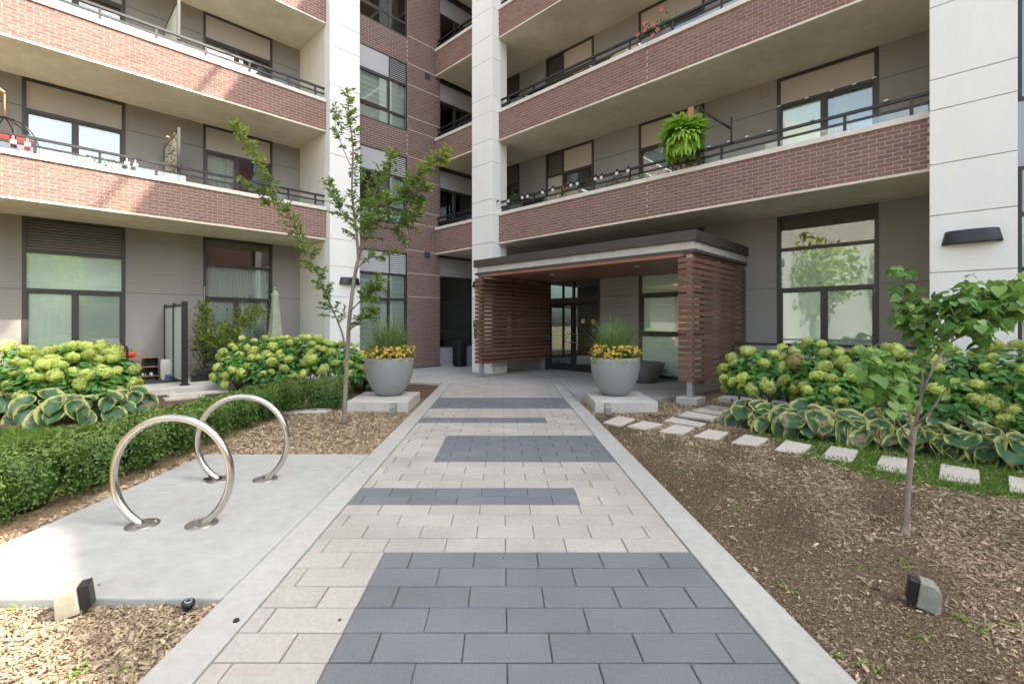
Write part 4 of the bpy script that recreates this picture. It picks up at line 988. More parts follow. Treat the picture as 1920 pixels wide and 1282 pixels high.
for i, (x, y, rx, ry, h, nh, tn) in enumerate(((4.45, 8.05, .62, .6, 1.15, 28, 0), (5.1, 7.7, .62, .6, 1.30, 26, 3), (5.75, 7.2, .65, .6, 1.22, 24, 0), (6.25, 6.65, .62, .6, 1.25, 22, 0), (6.75, 6.2, .7, .6, 1.25, 22, 0), (5.0, 7.05, .5, .4, .78, 12, 0), (6.0, 6.2, .5, .4, .8, 12, 0), (7.2, 5.5, .7, .6, 1.2, 16, 0), (6.55, 5.65, .45, .4, .85, 10, 0))):
    hydrangea(x, y, rx, ry, h, int(nh*1.3), *RBED[i], 60+i, (.06, .128), tan=tn, zlow=.40)

def hosta_leaf(seed):
    g = random.Random(seed); nu, nv = 11, 9; v = []; tn = []; f = []; cup = g.uniform(.10, .22); droop = g.uniform(.12, .38); side = g.uniform(-.1, .1); mw = g.uniform(.74, .9)
    for i in range(nu):
        u = i/(nu-1); wd = .44*max(.0, 1-abs(2*(u**.82)-1)**2.3)**.62+.004
        for j in range(nv):
            s_ = j/(nv-1)*2-1; y = s_*wd+side*u*u; x = u-.13*abs(s_)**1.3*max(0, 1-u*2.4)
            z = cup*abs(s_)**1.6-droop*u*u+.012*math.cos(s_*14)*(1-abs(s_))*math.sin(math.pi*u)+.03*math.sin(u*11+seed)*abs(s_)**2
            v.append((x, y, z)); e = max(abs(s_), 0 if u < .78 else (u-.78)/.22*1.02); tn.append(max(0, min(1, (e-mw+.22)/.42))*.66)
    for i in range(nu-1):
        for j in range(nv-1): a = i*nv+j; f.append([a, a+nv, a+nv+1, a+1])
    b = len(v); v += [(-.7, -.014, -.55), (-.7, .014, -.55)]; tn += [0, 0]; f.append([nv//2-1, b, b+1, nv//2+1])
    me = bpy.data.meshes.new('leaf'); me.from_pydata(v, [], f); me.materials.append(M['leaf_hosta']); a = me.attributes.new('tone', 'FLOAT', 'POINT'); a.data.foreach_set('value', tn)
    me.polygons.foreach_set('use_smooth', [True]*len(f)); return me
HOSTA = [hosta_leaf(s_) for s_ in range(5)]
def hosta(x, y, n_, r, h, label, group, seed, face=None):
    g = random.Random(seed); t = thing('hosta', label, 'plant', (x, y, -.045), 0, group)
    vd = Vector((-x, -y, 0)).normalized()
    for i in range(n_):
        k = i/n_; a = i*2.39996+g.uniform(-.3, .3); az = Vector((math.cos(a), math.sin(a), 0))*.75+vd*g.uniform(.3, 1.3); az = math.atan2(az.y, az.x); rr = r*(.25+.75*math.sqrt(k)); z = h*(1-.72*k)+g.uniform(-.03, .03); s_ = g.uniform(.25, .37)
        tilt = .30+.62*k+g.uniform(-.3, .3)
        link('leaf', HOSTA[i % 5], t, (rr*.75*math.cos(a), rr*.75*math.sin(a), z), (g.uniform(-.4, .4), tilt, az+g.gauss(0, .3)), (s_, s_*g.uniform(.9, 1.1), s_))
LO_ = ['second from the left edge', 'third from the left edge', 'fourth from the left edge', 'fifth from the left edge', 'at the right end', 'at the left picture edge', 'tucked behind, under the middle flower heads', 'tucked behind, under the left flower heads']
HL = [('yellow-edged hosta below the left hydrangeas, %s' % c, 'hostas below the left hydrangeas') for c in LO_]
HR = [('yellow-edged hosta along the right stepping stones, %s in the front row from the canopy' % ORD[j], 'hostas below the right hydrangeas') for j in range(10)]+[('yellow-edged hosta in the back row under the right hydrangeas, %s' % c, 'hostas below the right hydrangeas') for c in ('nearest the canopy', 'in the middle', 'right of the small tree')]
HM = ('pale-edged hosta beside the left grey planter', 'hostas beside the left grey planter')
for i, (px, py, n_, r, h) in enumerate(((10, 775, 15, .42, .40), (75, 780, 16, .42, .38), (130, 785, 17, .42, .38), (190, 778, 17, .42, .38), (245, 765, 15, .38, .36), (-60, 780, 14, .42, .40), (160, 765, 14, .4, .45), (50, 762, 14, .4, .45))):
    x, y = gxy(px, py); hosta(x, y, n_, r, h, *HL[i], 100+i)
for i, (px, py, n_, r, h) in enumerate(((1408, 790, 14, .38, .42), (1455, 800, 15, .38, .42), (1510, 812, 16, .38, .40), (1570, 818, 16, .38, .40), (1630, 826, 17, .38, .38), (1690, 834, 17, .38, .38), (1752, 842, 18, .38, .38), (1815, 850, 18, .38, .38), (1880, 858, 18, .38, .38), (1950, 866, 16, .38, .38), (1540, 800, 12, .36, .46), (1660, 812, 12, .36, .46), (1790, 828, 12, .36, .46))):
    x, y = gxy(px, py); hosta(x, y, n_, r*.92, h*.8, *HR[i], 130+i)
for i, (px, py) in enumerate(((658, 728), (678, 725))): x, y = gxy(px, py); hosta(x, y, 10, .3, .5, HM[0].replace('beside', ('farther from', 'touching')[i]+' the young tree side, beside') if 0 else ('left of two pale-edged hostas beside the left grey planter', 'right of two pale-edged hostas beside the left grey planter')[i], HM[1], 160+i)

# ================================================================== TREES
def smooth_path(pts, n_=5):
    P_ = [Vector(p) for p in pts]; out = []
    for i in range(len(P_)-1):
        p0, p1, p2, p3 = P_[max(0, i-1)], P_[i], P_[i+1], P_[min(len(P_)-1, i+2)]
        for k in range(n_):
            t = k/n_; out.append(.5*((2*p1)+(p2-p0)*t+(2*p0-5*p1+4*p2-p3)*t*t+(3*p1-p0-3*p2+p3)*t**3))
    out.append(P_[-1]); return out
def young_tree():
    Yb = 7.22; b0 = at(645, 790, Yb); base = Vector((b0.x, Yb, -.05))
    t = thing('young_tree', 'young slender tree with arching leafy limbs before the left grey planter', 'tree', base)
    L = lambda pts: smooth_path([at(px, py, Yb+dy)-base for px, py, dy in pts])
    limbs = [([(645, 795, 0), (648, 730, 0), (652, 650, 0), (656, 590, 0), (664, 525, 0), (672, 485, .05)], .036, .026),
             ([(672, 485, .05), (668, 430, .1), (660, 360, .15), (662, 280, .2), (655, 220, .2), (652, 172, .2)], .024, .004),
             ([(648, 660, 0), (640, 620, -.1), (615, 560, -.2), (590, 500, -.3), (560, 440, -.4), (525, 375, -.5), (490, 310, -.55), (462, 262, -.6), (440, 228, -.6)], .016, .003),
             ([(672, 485, .05), (690, 440, -.1), (715, 400, -.2), (745, 370, -.3), (780, 335, -.35), (815, 302, -.4), (842, 286, -.4)], .017, .003),
             ([(674, 470, .05), (686, 420, .2), (700, 370, .3), (722, 320, .4), (735, 280, .4)], .018, .004),
             ([(668, 505, 0), (690, 485, -.2), (720, 478, -.3), (745, 470, -.3)], .012, .003),
             ([(656, 585, 0), (680, 560, -.2), (700, 545, -.25), (715, 520, -.3)], .012, .003),
             ([(654, 620, 0), (672, 605, -.2), (690, 590, -.3), (700, 580, -.3)], .010, .003),
             ([(666, 430, .1), (640, 400, .1), (625, 370, .1), (615, 340, .1)], .010, .003),
             ([(661, 320, .15), (640, 270, .2), (628, 230, .2), (632, 205, .2)], .008, .003),
             ([(700, 420, -.15), (740, 430, -.1), (770, 410, -.05), (790, 380, 0)], .012, .003),
             ([(740, 372, -.3), (770, 372, -.35), (800, 345, -.4)], .009, .003),
             ([(530, 385, -.5), (500, 375, -.5), (475, 355, -.5), (455, 330, -.5)], .007, .003)]
    tr = MB()
    lp = []
    for i, (pts, r0, r1) in enumerate(limbs):
        P_ = L(pts); rs = [r0+(r1-r0)*k/(len(P_)-1) for k in range(len(P_))]
        if i == 0: rs[0] *= 1.5; rs[1] *= 1.15; MB().tube(P_, rs, 'bark', 12).build('trunk', t)
        else: tr.tube(P_, rs, 'bark', 7); lp.append((i, P_))
    dens = {1: 800, 2: 1700, 3: 1600, 4: 1150, 5: 220, 6: 520, 7: 380, 8: 420, 9: 190, 10: 620, 11: 430, 12: 190}
    sp = {1: .16, 2: .13, 3: .20, 4: .22, 5: .08, 6: .14, 7: .12, 8: .13, 9: .08, 10: .22, 11: .15, 12: .08}
    pos = []; dr = []; tone = []
    for i, P_ in lp:
        # twigs
        n_ = dens[i]; ntw = max(6, n_//18); st = .12 if i in (1, 3, 4) else .25
        if i == 2: st = .15
        for k in range(ntw):
            s_ = st+(1-st)*((k+.5)/ntw)**.9*.985; j = min(len(P_)-2, int(s_*(len(P_)-1))); p = P_[j].lerp(P_[j+1], s_*(len(P_)-1)-j); tg = (P_[j+1]-P_[j]).normalized()
            ln = sp[i]*(1.4-1.15*s_)*random.uniform(.7, 1.6)+.04; rd = Vector((random.gauss(0, 1), random.gauss(0, 1), random.gauss(0, .7))); rd = (rd-tg*rd.dot(tg)).normalized()
            dv = (tg*.75+rd+Vector((0, 0, -.12))).normalized(); e = p+dv*ln; tr.tube([p, p.lerp(e, .5)+Vector((0, 0, .01)), e], [.004, .003, .0015], 'bark_dark', 4, cap=False)
            m_ = max(3, int(n_/ntw*(1.55-1.05*s_)))
            for q in range(m_):
                u = (q+.6)/m_; side = 1 if q % 2 else -1; sv = dv.cross(Vector((0, 0, 1))).normalized()*side
                lp_ = p.lerp(e, u); pos.append(lp_+Vector((random.gauss(0, .012), random.gauss(0, .012), random.gauss(0, .01))))
                dr.append((sv*.9+dv*.7+Vector((random.gauss(0, .3), random.gauss(0, .3), -.15+random.gauss(0, .3))))); tone.append(min(1, max(0, random.gauss(.12+.55*s_**2*(1 if i in (2, 3, 12) else .5), .18))))
    tr.build('limbs', t)
    dr = np.array(dr); nz = np.c_[RNG.normal(0, .4, (len(dr), 2)), np.ones(len(dr))]
    o = link('crown', joined('crown', LEAF_V, LEAF_F, axis_rots(dr, nz), np.array(pos), 'leaf_tree', np.array(tone), RNG.uniform(.045, .082, len(pos))), t); o['kind'] = 'stuff'
young_tree()

def heart_leaf(seed):
    g = random.Random(seed); v = [(0, 0, 0)]; n_ = 7; L_ = []; out = [(-.10, .16), (-.06, .34), (.14, .46), (.40, .44), (.64, .30), (.84, .13)]; fold = g.uniform(.04, .16); dr = g.uniform(.05, .25)
    z = lambda x, y: fold*abs(y)*1.2-dr*x*x
    mid = [(0, 0), (.22, 0), (.48, 0), (.72, 0), (1.0, 0)]
    v = [(x, y, z(x, y)) for x, y in mid]; a = len(v); v += [(x, y, z(x, y)) for x, y in out]; b = len(v); v += [(x, -y, z(x, y)) for x, y in out]
    f = []
    for s_, o_ in ((1, a), (-1, b)):
        tr = [(0, o_+1, o_), (0, 1, o_+1), (1, o_+2, o_+1), (1, 2, o_+2), (2, o_+3, o_+2), (2, 3, o_+3), (3, o_+4, o_+3), (3, 4, o_+4), (4, o_+5, o_+4)]
        f += [t_ if s_ > 0 else t_[::-1] for t_ in tr]
    me = bpy.data.meshes.new('leaf'); me.from_pydata(v, [], f); me.materials.append(M['leaf_redbud'])
    at_ = me.attributes.new('tone', 'FLOAT', 'POINT'); tt = g.random(); at_.data.foreach_set('value', [tt]*len(v)); me.polygons.foreach_set('use_smooth', [True]*len(f)); return me
def small_tree():
    Yb = 3.40; b0 = at(1700, 1000, Yb); base = Vector((b0.x, Yb, -.03))
    t = thing('small_tree', 'small forked tree with heart-shaped leaves in the right mulch bed', 'tree', base)
    L = lambda pts: smooth_path([at(px, py, Yb+dy)-base for px, py, dy in pts])
    limbs = [([(1697, 1005, 0), (1700, 960, 0), (1704, 900, 0), (1710, 840, 0), (1716, 800, .02)], .019, .016),
             ([(1716, 800, .02), (1728, 740, 0), (1745, 700, -.05), (1765, 665, -.05), (1785, 640, 0), (1820, 622, .05), (1870, 590, .1), (1915, 555, .1)], .011, .003),
             ([(1712, 825, 0), (1705, 780, .05), (1700, 765, .1), (1706, 720, .12), (1730, 690, .15), (1755, 660, .2), (1782, 620, .2), (1800, 570, .2)], .009, .003),
             ([(1716, 800, .02), (1724, 760, .1), (1730, 700, .2), (1722, 655, .25), (1712, 610, .3), (1700, 560, .3), (1690, 500, .3)], .011, .003),
             ([(1710, 835, 0), (1690, 800, -.1), (1672, 770, -.2), (1660, 740, -.25), (1650, 700, -.3), (1640, 670, -.3)], .009, .003),
             ([(1718, 795, .02), (1745, 770, -.1), (1770, 735, -.15), (1790, 715, -.2)], .010, .003),
             ([(1785, 640, 0), (1790, 600, 0), (1780, 570, 0)], .007, .003),
             ([(1660, 745, -.25), (1640, 735, -.3), (1622, 720, -.3)], .005, .002)]
    tr = MB()
    for i, (pts, r0, r1) in enumerate(limbs):
        P_ = L(pts); rs = [r0+(r1-r0)*k/(len(P_)-1) for k in range(len(P_))]
        if i == 0: rs[0] *= 2.1; rs[1] *= 1.7; rs[2] *= 1.3; MB().tube(P_, rs, 'bark', 14).build('trunk', t)
        else: tr.tube(P_, rs, 'bark', 8)
    leaves = [heart_leaf(s_) for s_ in range(6)]
    # leaf clusters: (px, py, spread px, spread py, dy, count)
    cl = [(1692, 512, 18, 10, .3, 8), (1694, 545, 22, 15, .3, 14), (1706, 575, 26, 16, .3, 22), (1725, 600, 26, 16, .25, 22), (1735, 625, 16, 14, .25, 12), (1690, 600, 14, 12, .3, 8),
          (1785, 575, 32, 18, .15, 34), (1830, 565, 36, 22, .1, 44), (1875, 575, 34, 22, .05, 40), (1910, 560, 26, 26, .0, 30), (1800, 610, 30, 16, .05, 26), (1850, 605, 34, 14, .0, 28), (1880, 540, 20, 10, .1, 10), (1810, 540, 20, 8, .15, 8), (1770, 645, 16, 10, 0, 6), (1835, 635, 14, 8, 0, 5),
          (1650, 675, 26, 16, -.25, 26), (1672, 705, 28, 18, -.2, 26), (1640, 705, 22, 16, -.3, 20), (1690, 740, 20, 16, -.15, 16), (1660, 745, 22, 14, -.2, 12), (1710, 690, 14, 12, 0, 6), (1790, 712, 18, 8, -.2, 7), (1740, 655, 14, 12, .1, 6)]
    cnt = 0; rest = []
    for px, py, sx, sy, dy, n_ in cl:
        for _ in range(int(n_*2.4)):
            p = at(px+random.gauss(0, sx*.72), py+random.gauss(0, sy*.72), Yb+dy+random.gauss(0, .09))-base
            a = random.uniform(0, 6.28); e = (random.gauss(0, .45), random.uniform(.1, 1.0), a); s_ = random.uniform(.05, .09)
            if cnt < 300: link('leaf', leaves[cnt % 6], t, p, e, (s_, s_, s_))
            else: rest.append((p, e, s_))
            cnt += 1
            if random.random() < .4: tr.tube([p, p+Vector((-math.cos(a)*.04, -math.sin(a)*.04, -.03))], .0018, 'bark_dark', 4, cap=False)
    tr.build('limbs', t)
    if rest:
        tv = [v.co[:] for v in leaves[0].vertices]; tf = [tuple(p.vertices) for p in leaves[0].polygons]
        R_ = np.array([np.array(Matrix.Rotation(0, 3, 'X') @ __import__('mathutils').Euler(e).to_matrix()) for _, e, _ in rest])
        o = link('smaller_leaves', joined('leaves', tv, tf, R_, np.array([p[:] for p, _, _ in rest]), 'leaf_redbud', None, np.array([s_ for *_, s_ in rest])), t); o['kind'] = 'stuff'
small_tree()

# ================================================================== WALL LAMPS, BIN, INTERCOM
def wall_lamp(p, q, z, rz, label, s_=1):
    t = thing('wall_lamp', label, 'wall lamp', W(p, q, z), rz)
    n_ = 24; b = MB(); prof = [(.0, .10), (.145, .10), (.15, .095), (.17, -.085), (.17, -.10), (.15, -.10)]
    # half-moon body: scaled half lathe, flat side on the wall
    b.lathe([(r, zz) for r, zz in prof], 'black_metal', n_, a0=-math.pi/2, a1=math.pi/2)
    b.v = [(x*.75*s_, y*1.9*s_, zz*s_) for x, y, zz in b.v]; b.build('shade', t)
    MB().box(-.005, .012, -.28*s_, .28*s_, -.09*s_, .095*s_, 'black_metal').build('back_plate', t)
    MB().box(.02, .09*s_, -.2*s_, .2*s_, -.098*s_, -.09*s_, 'lens_grey').build('diffuser', t)
wall_lamp(9.753, -.06, 2.78, TH+math.pi, 'dark half-moon wall lamp on the white column at the right edge')
wall_lamp(6.66, 12.857, 2.75, TH-math.pi/2, 'dark half-moon wall lamp on the white column behind the young tree')
wall_lamp(9.753, 10.62, 2.72, TH+math.pi, 'dark half-moon wall lamp on the white column left of the canopy', .9)
t = thing('intercom', 'black door intercom panel on the white column beside the left slatted screen', 'intercom', W(9.75, 10.75, 1.35), TH+math.pi)
MB().box(0, .04, -.09, .09, .05, .25, 'black_metal').build('panel', t, bevel=.004)
MB().box(0, .03, -.07, .07, -.30, .02, 'frame').build('keypad', t, bevel=.004)
MB().box(.041, .045, -.05, .05, .16, .22, 'galv').build('screen', t)
def bin_():
    x, y = gxy(862, 687); t = thing('litter_bin', 'black slatted litter bin in the corner by the brick pier', 'litter bin', (x, y, .008))
    MB().lathe([(.20, 0), (.225, .02), (.225, .06), (.19, .06)], 'black_metal', 28).build('base', t)
    MB().lathe([(.205, .05), (.215, .78)], 'black_metal', 28).build('liner', t)
    MB().lathe([(.20, .80), (.262, .80), (.275, .83), (.275, .86), (.245, .885), (.13, .885), (.12, .86)], 'black_metal', 28).build('lid', t)
    sl = MB()
    me = MB().tube([(.232, 0, .05), (.236, 0, .4), (.248, 0, .76), (.262, 0, .81)], .013, 'black_metal', 5).mesh('slat')
    for k in range(22): link('slat', me, t, rot=(0, 0, k*2*math.pi/22))
bin_()

# ================================================================== LEFT PATIO
def patio():
    z0 = .092
    x, y = gxy(346, 722, z0); pf, qf = PQ(x, y)
    t = thing('privacy_screen', 'black framed frosted privacy screen on the left patio', 'privacy screen', W(pf, qf, z0), TH)
    H = 1.92; ln = 14.9-qf
    for yy, s_ in ((0, .055), (ln*.5, .035), (ln-.03, .03)):
        MB().box(-s_, s_, yy-s_, yy+s_, 0, H if yy == 0 else H-.01, 'black_metal').build('post', t)
        if yy == 0: MB().box(-.085, .085, -.085, .085, 0, .03, 'black_metal').build('foot', t)
    for a, b in ((.058, ln*.5-.037), (ln*.5+.037, ln-.065)):
        MB().box(-.012, .012, a, b, .10, H-.12, 'frosted').build('frosted_panel', t)
        MB().box(-.02, .02, a, b, H-.10, H-.05, 'black_metal').build('top_rail', t); MB().box(-.02, .02, a, b, .05, .095, 'black_metal').build('bottom_rail', t)
    # lattice fence to the right of it
    x, y = gxy(358, 716, z0); p, q = PQ(x, y)
    t = thing('lattice_fence', 'low black lattice fence on the left patio', 'fence', W(p, q, z0), TH)
    w_, h_ = 1.6, .80; me = MB()
    MB().box(0, w_, -.015, .015, h_-.04, h_, 'black_metal').build('top_rail', t); MB().box(0, w_, -.015, .015, .0, .16, 'black_metal').build('bottom_rail', t)
    bar = MB().box(-.006, .006, -.004, .004, -.38, .38, 'black_metal').mesh('bar')
    for k in range(15):
        for s_ in (-1, 1):
            xx = .16+k*.095; o = link('bar', bar, t, (xx, .004*s_, .46), (0, s_*.45, 0), (1, 1, .96))
    # doormat, rack, bag, lanterns
    x, y = gxy(285, 716, z0); p, q = PQ(x, y)
    o = MB().box(-.55, .55, -.4, .4, 0, .012, 'mat_dark').build('door_mat', None, W(p, q, z0+.001), (0, 0, TH)); tag(o, 'grey mat on the left patio before the shoe rack', 'mat')
    pr, qr = 1.30, 14.55; t = thing('shoe_rack', 'low three-tier wooden shoe rack against the grey wall', 'shoe rack', W(pr+.6, qr, z0), TH)
    for z in (.10, .33, .56): MB().box(-.45, .45, -.15, .15, z, z+.02, 'timber_light').build('shelf', t)
    for s_ in (-.42, .15, .42): MB().box(s_-.012, s_+.012, -.14, .14, 0, .58, 'black_metal').build('leg', t)
    MB().box(.16, .46, .1, .12, .12, .55, 'mat_dark').build('back_panel', t)
    for i, (u, z, m) in enumerate(((-.2, .12, 'white_plastic'), (-.05, .12, 'cushion_grey'), (.15, .12, 'white_plastic'), (.3, .12, 'white_plastic'), (-.3, .35, 'cushion_grey'), (-.12, .35, 'mat_dark'), (.02, .35, 'cushion_grey'))):
        b = MB().lathe([(0, 0), (.05, 0), (.055, .03), (.04, .06), (0, .075)], m, 10); b.v = [(x_*.8, y_*2.1, z_) for x_, y_, z_ in b.v]
        tag(b.build('shoe', None, W(pr+.6+u, qr-.03, z0+z+.001), (0, 0, TH)), '%s shoe from the left on the %s shelf of the wooden rack' % (ORD[i] if i < 4 else ORD[i-4], 'bottom' if i < 4 else 'middle'), 'shoe', 'shoes on the wooden rack')
    for u, lab in ((-.30, 'left red-orange pumpkin on top of the shoe rack'), (-.10, 'right red-orange pumpkin on top of the shoe rack')):
        t = thing('pumpkin', lab, 'pumpkin', W(pr+.6+u, qr, z0+.581)); b = MB(); n_ = 40
        for i in range(9):
            ph = math.pi*i/8
            for j in range(n_): a = 2*math.pi*j/n_; r = .112*math.sin(ph)*(1+.07*math.cos(a*9))+.001; b.v.append((r*math.cos(a), r*math.sin(a), .085-.085*math.cos(ph)-.012*(ph > 2.6)))
        for i in range(8):
            for j in range(n_): b.f.append([i*n_+j, i*n_+(j+1) % n_, (i+1)*n_+(j+1) % n_, (i+1)*n_+j])
        b.mats = ['red_plastic']; b.m = [0]*len(b.f); b.smooth = [True]*len(b.f); b.build('fruit', t)
        MB().tube([(0, 0, .155), (.01, 0, .185), (.025, 0, .2)], .01, 'bark_dark', 6).build('stalk', t)
    x, y = gxy(306, 711, z0); p, q = PQ(x, y)
    b = MB(); prof = [(-.2, 0), (.2, 0), (.21, .3), (.19, .46)]; 
    for i, (sx, sy, z) in enumerate(((.19, .10, 0), (.2, .11, .1), (.2, .10, .3), (.19, .07, .44), (.19, .02, .52))):
        for k in range(12): a = 2*math.pi*k/12; b.v.append((sx*math.cos(a)*(1+.05*math.sin(k*3+i)), sy*math.sin(a)*(1+.08*math.cos(k*2.3+i)), z))
    for i in range(4):
        for k in range(12): b.f.append([i*12+k, i*12+(k+1) % 12, (i+1)*12+(k+1) % 12, (i+1)*12+k])
    b.f.append(list(range(48, 60))); b.mats = ['paper']; b.m = [0]*len(b.f); b.smooth = [True]*len(b.f)
    t = thing('soil_bag', 'crumpled white and grey plastic bag beside the shoe rack', 'bag', W(2.55, 14.30, z0+.001), TH); b.build('sack', t)
    MB().box(-.12, .02, -.118, -.108, .03, .14, 'sticker_blue').build('printed_patch', t); MB().box(.02, .08, -.118, -.11, .22, .36, 'mat_dark').build('printed_patch', t)
    x, y = gxy(291, 713, z0); p, q = PQ(x, y)
    # umbrella
    U = W(4.95, 13.9, z0); t = thing('patio_umbrella', 'closed sage green patio umbrella before the left wing window', 'umbrella', U)
    b = MB(); n_ = 24; prof = [(.19, .95), (.17, 1.1), (.135, 1.5), (.10, 1.9), (.085, 2.15), (.11, 2.22), (.05, 2.32), (.0, 2.36)]
    for r, z in prof:
        for k in range(n_): a = 2*math.pi*k/n_; rr = r*(1+.20*math.cos(a*8)*(1 if z < 2.1 else .3)); b.v.append((rr*math.cos(a), rr*math.sin(a), z+(.05*math.cos(a*4) if z < 1 else 0)))
    for i in range(len(prof)-1):
        for k in range(n_): b.f.append([i*n_+k, i*n_+(k+1) % n_, (i+1)*n_+(k+1) % n_, (i+1)*n_+k])
    b.mats = ['canvas']; b.m = [0]*len(b.f); b.smooth = [True]*len(b.f); b.build('canopy_fabric', t)
    MB().tube([(0, 0, 0), (0, 0, 2.42)], .02, 'galv', 10).build('pole', t); MB().lathe([(0, 2.36), (.03, 2.38), (.035, 2.41), (0, 2.45)], 'canvas', 10).build('finial', t)
    MB().lathe([(.23, 0), (.23, .06), (.05, .1), (.03, .3)], 'black_metal', 20).build('base', t); MB().tube([(.135*math.cos(a), .135*math.sin(a), 1.48) for a in np.linspace(0, 6.283, 17)[:-1]], .012, 'canvas', 6, closed=True).build('tie_strap', t)
    # climbing vine
    V0 = W(3.15, 13.7, z0); t = thing('potted_vine', 'yellow-green climbing plant on stakes behind the lattice fence', 'plant', V0)
    MB().lathe([(0, 0), (.15, 0), (.19, .26), (.2, .28), (.17, .28), (.16, .24), (0, .24)], 'pot_dark', 20).build('pot', t)
    st = MB(); st.tube([(0, 0, .2), (.02, 0, 2.35)], .012, 'bark', 6); st.build('stake', t)
    N = 2200; c = np.array([(0, 0, 1.2, .22, .55), (.1, -.1, .8, .3, .35), (.55, -.1, 1.15, .28, .30), (.95, -.05, 1.55, .25, .25), (1.25, 0, 1.75, .22, .15), (0, 0, 1.75, .12, .25), (.35, -.1, .95, .25, .3)])
    ii = RNG.choice(len(c), N, p=np.array([.22, .2, .18, .14, .08, .08, .10])); o_ = RNG.normal(size=(N, 3)); pos = c[ii, :3]+o_*np.c_[c[ii, 3], c[ii, 3]*.7, c[ii, 4]]*.55
    d = np.array([CT, ST]); wp = np.c_[pos[:, 0]*CT-pos[:, 1]*ST, pos[:, 0]*ST+pos[:, 1]*CT, pos[:, 2]]
    leafy('foliage', t, N, wp, 'leaf_vine', .065, .115)
    st = MB()
    for k in range(14):
        i = k % len(c); a = Vector((0, 0, .3)); e = c[i]; e = Vector((e[0]*CT-e[1]*ST+random.gauss(0, .08), e[0]*ST+e[1]*CT, e[2]+random.gauss(0, .15))); st.tube([a, a.lerp(e, .5)+Vector((0, 0, .15)), e], [.006, .005, .003], 'bark_dark', 5)
    st.build('stems', t)
    # low rails in front of ground windows
    for (pa, qa, pb, qb, z, lab, ps) in ((-.6, 13.0, 1.55, 13.0, 1.02, 'low black patio railing behind the left hydrangeas', 3), ):
        t = thing('patio_railing', lab, 'railing', W(pa, qa, 0), TH); MB().box(0, pb-pa, -.02, .02, z-.05, z, 'black_metal').build('top_rail', t)
        for k in range(ps+1): MB().box((pb-pa)*k/ps-.02, (pb-pa)*k/ps+.02, -.018, .018, 0, z-.051, 'black_metal').build('post', t)
    t = thing('patio_railing', 'low black patio railing behind the right hydrangeas', 'railing', W(10.15, .42, 0), TH); MB().box(-.02, .02, 0, 2.95, 1.08, 1.13, 'black_metal').build('top_rail', t)
    for k in range(4): MB().box(-.018, .018, .98*k-.0, .98*k+.04, 0, 1.079, 'black_metal').build('post', t)
    P_ = W(11.2, .62, .05); t = thing('folded_sunshade', 'bright red folded shade leaning beside the right white column', 'umbrella', P_)
    MB().tube([(0, 0, 0), (.04, .05, .75), (.075, .09, 1.25)], [.02, .05, .012], 'red_plastic', 10).build('fabric', t); MB().tube([(.075, .09, 1.25), (.09, .11, 1.45)], .01, 'black_metal', 8).build('handle', t)
patio()

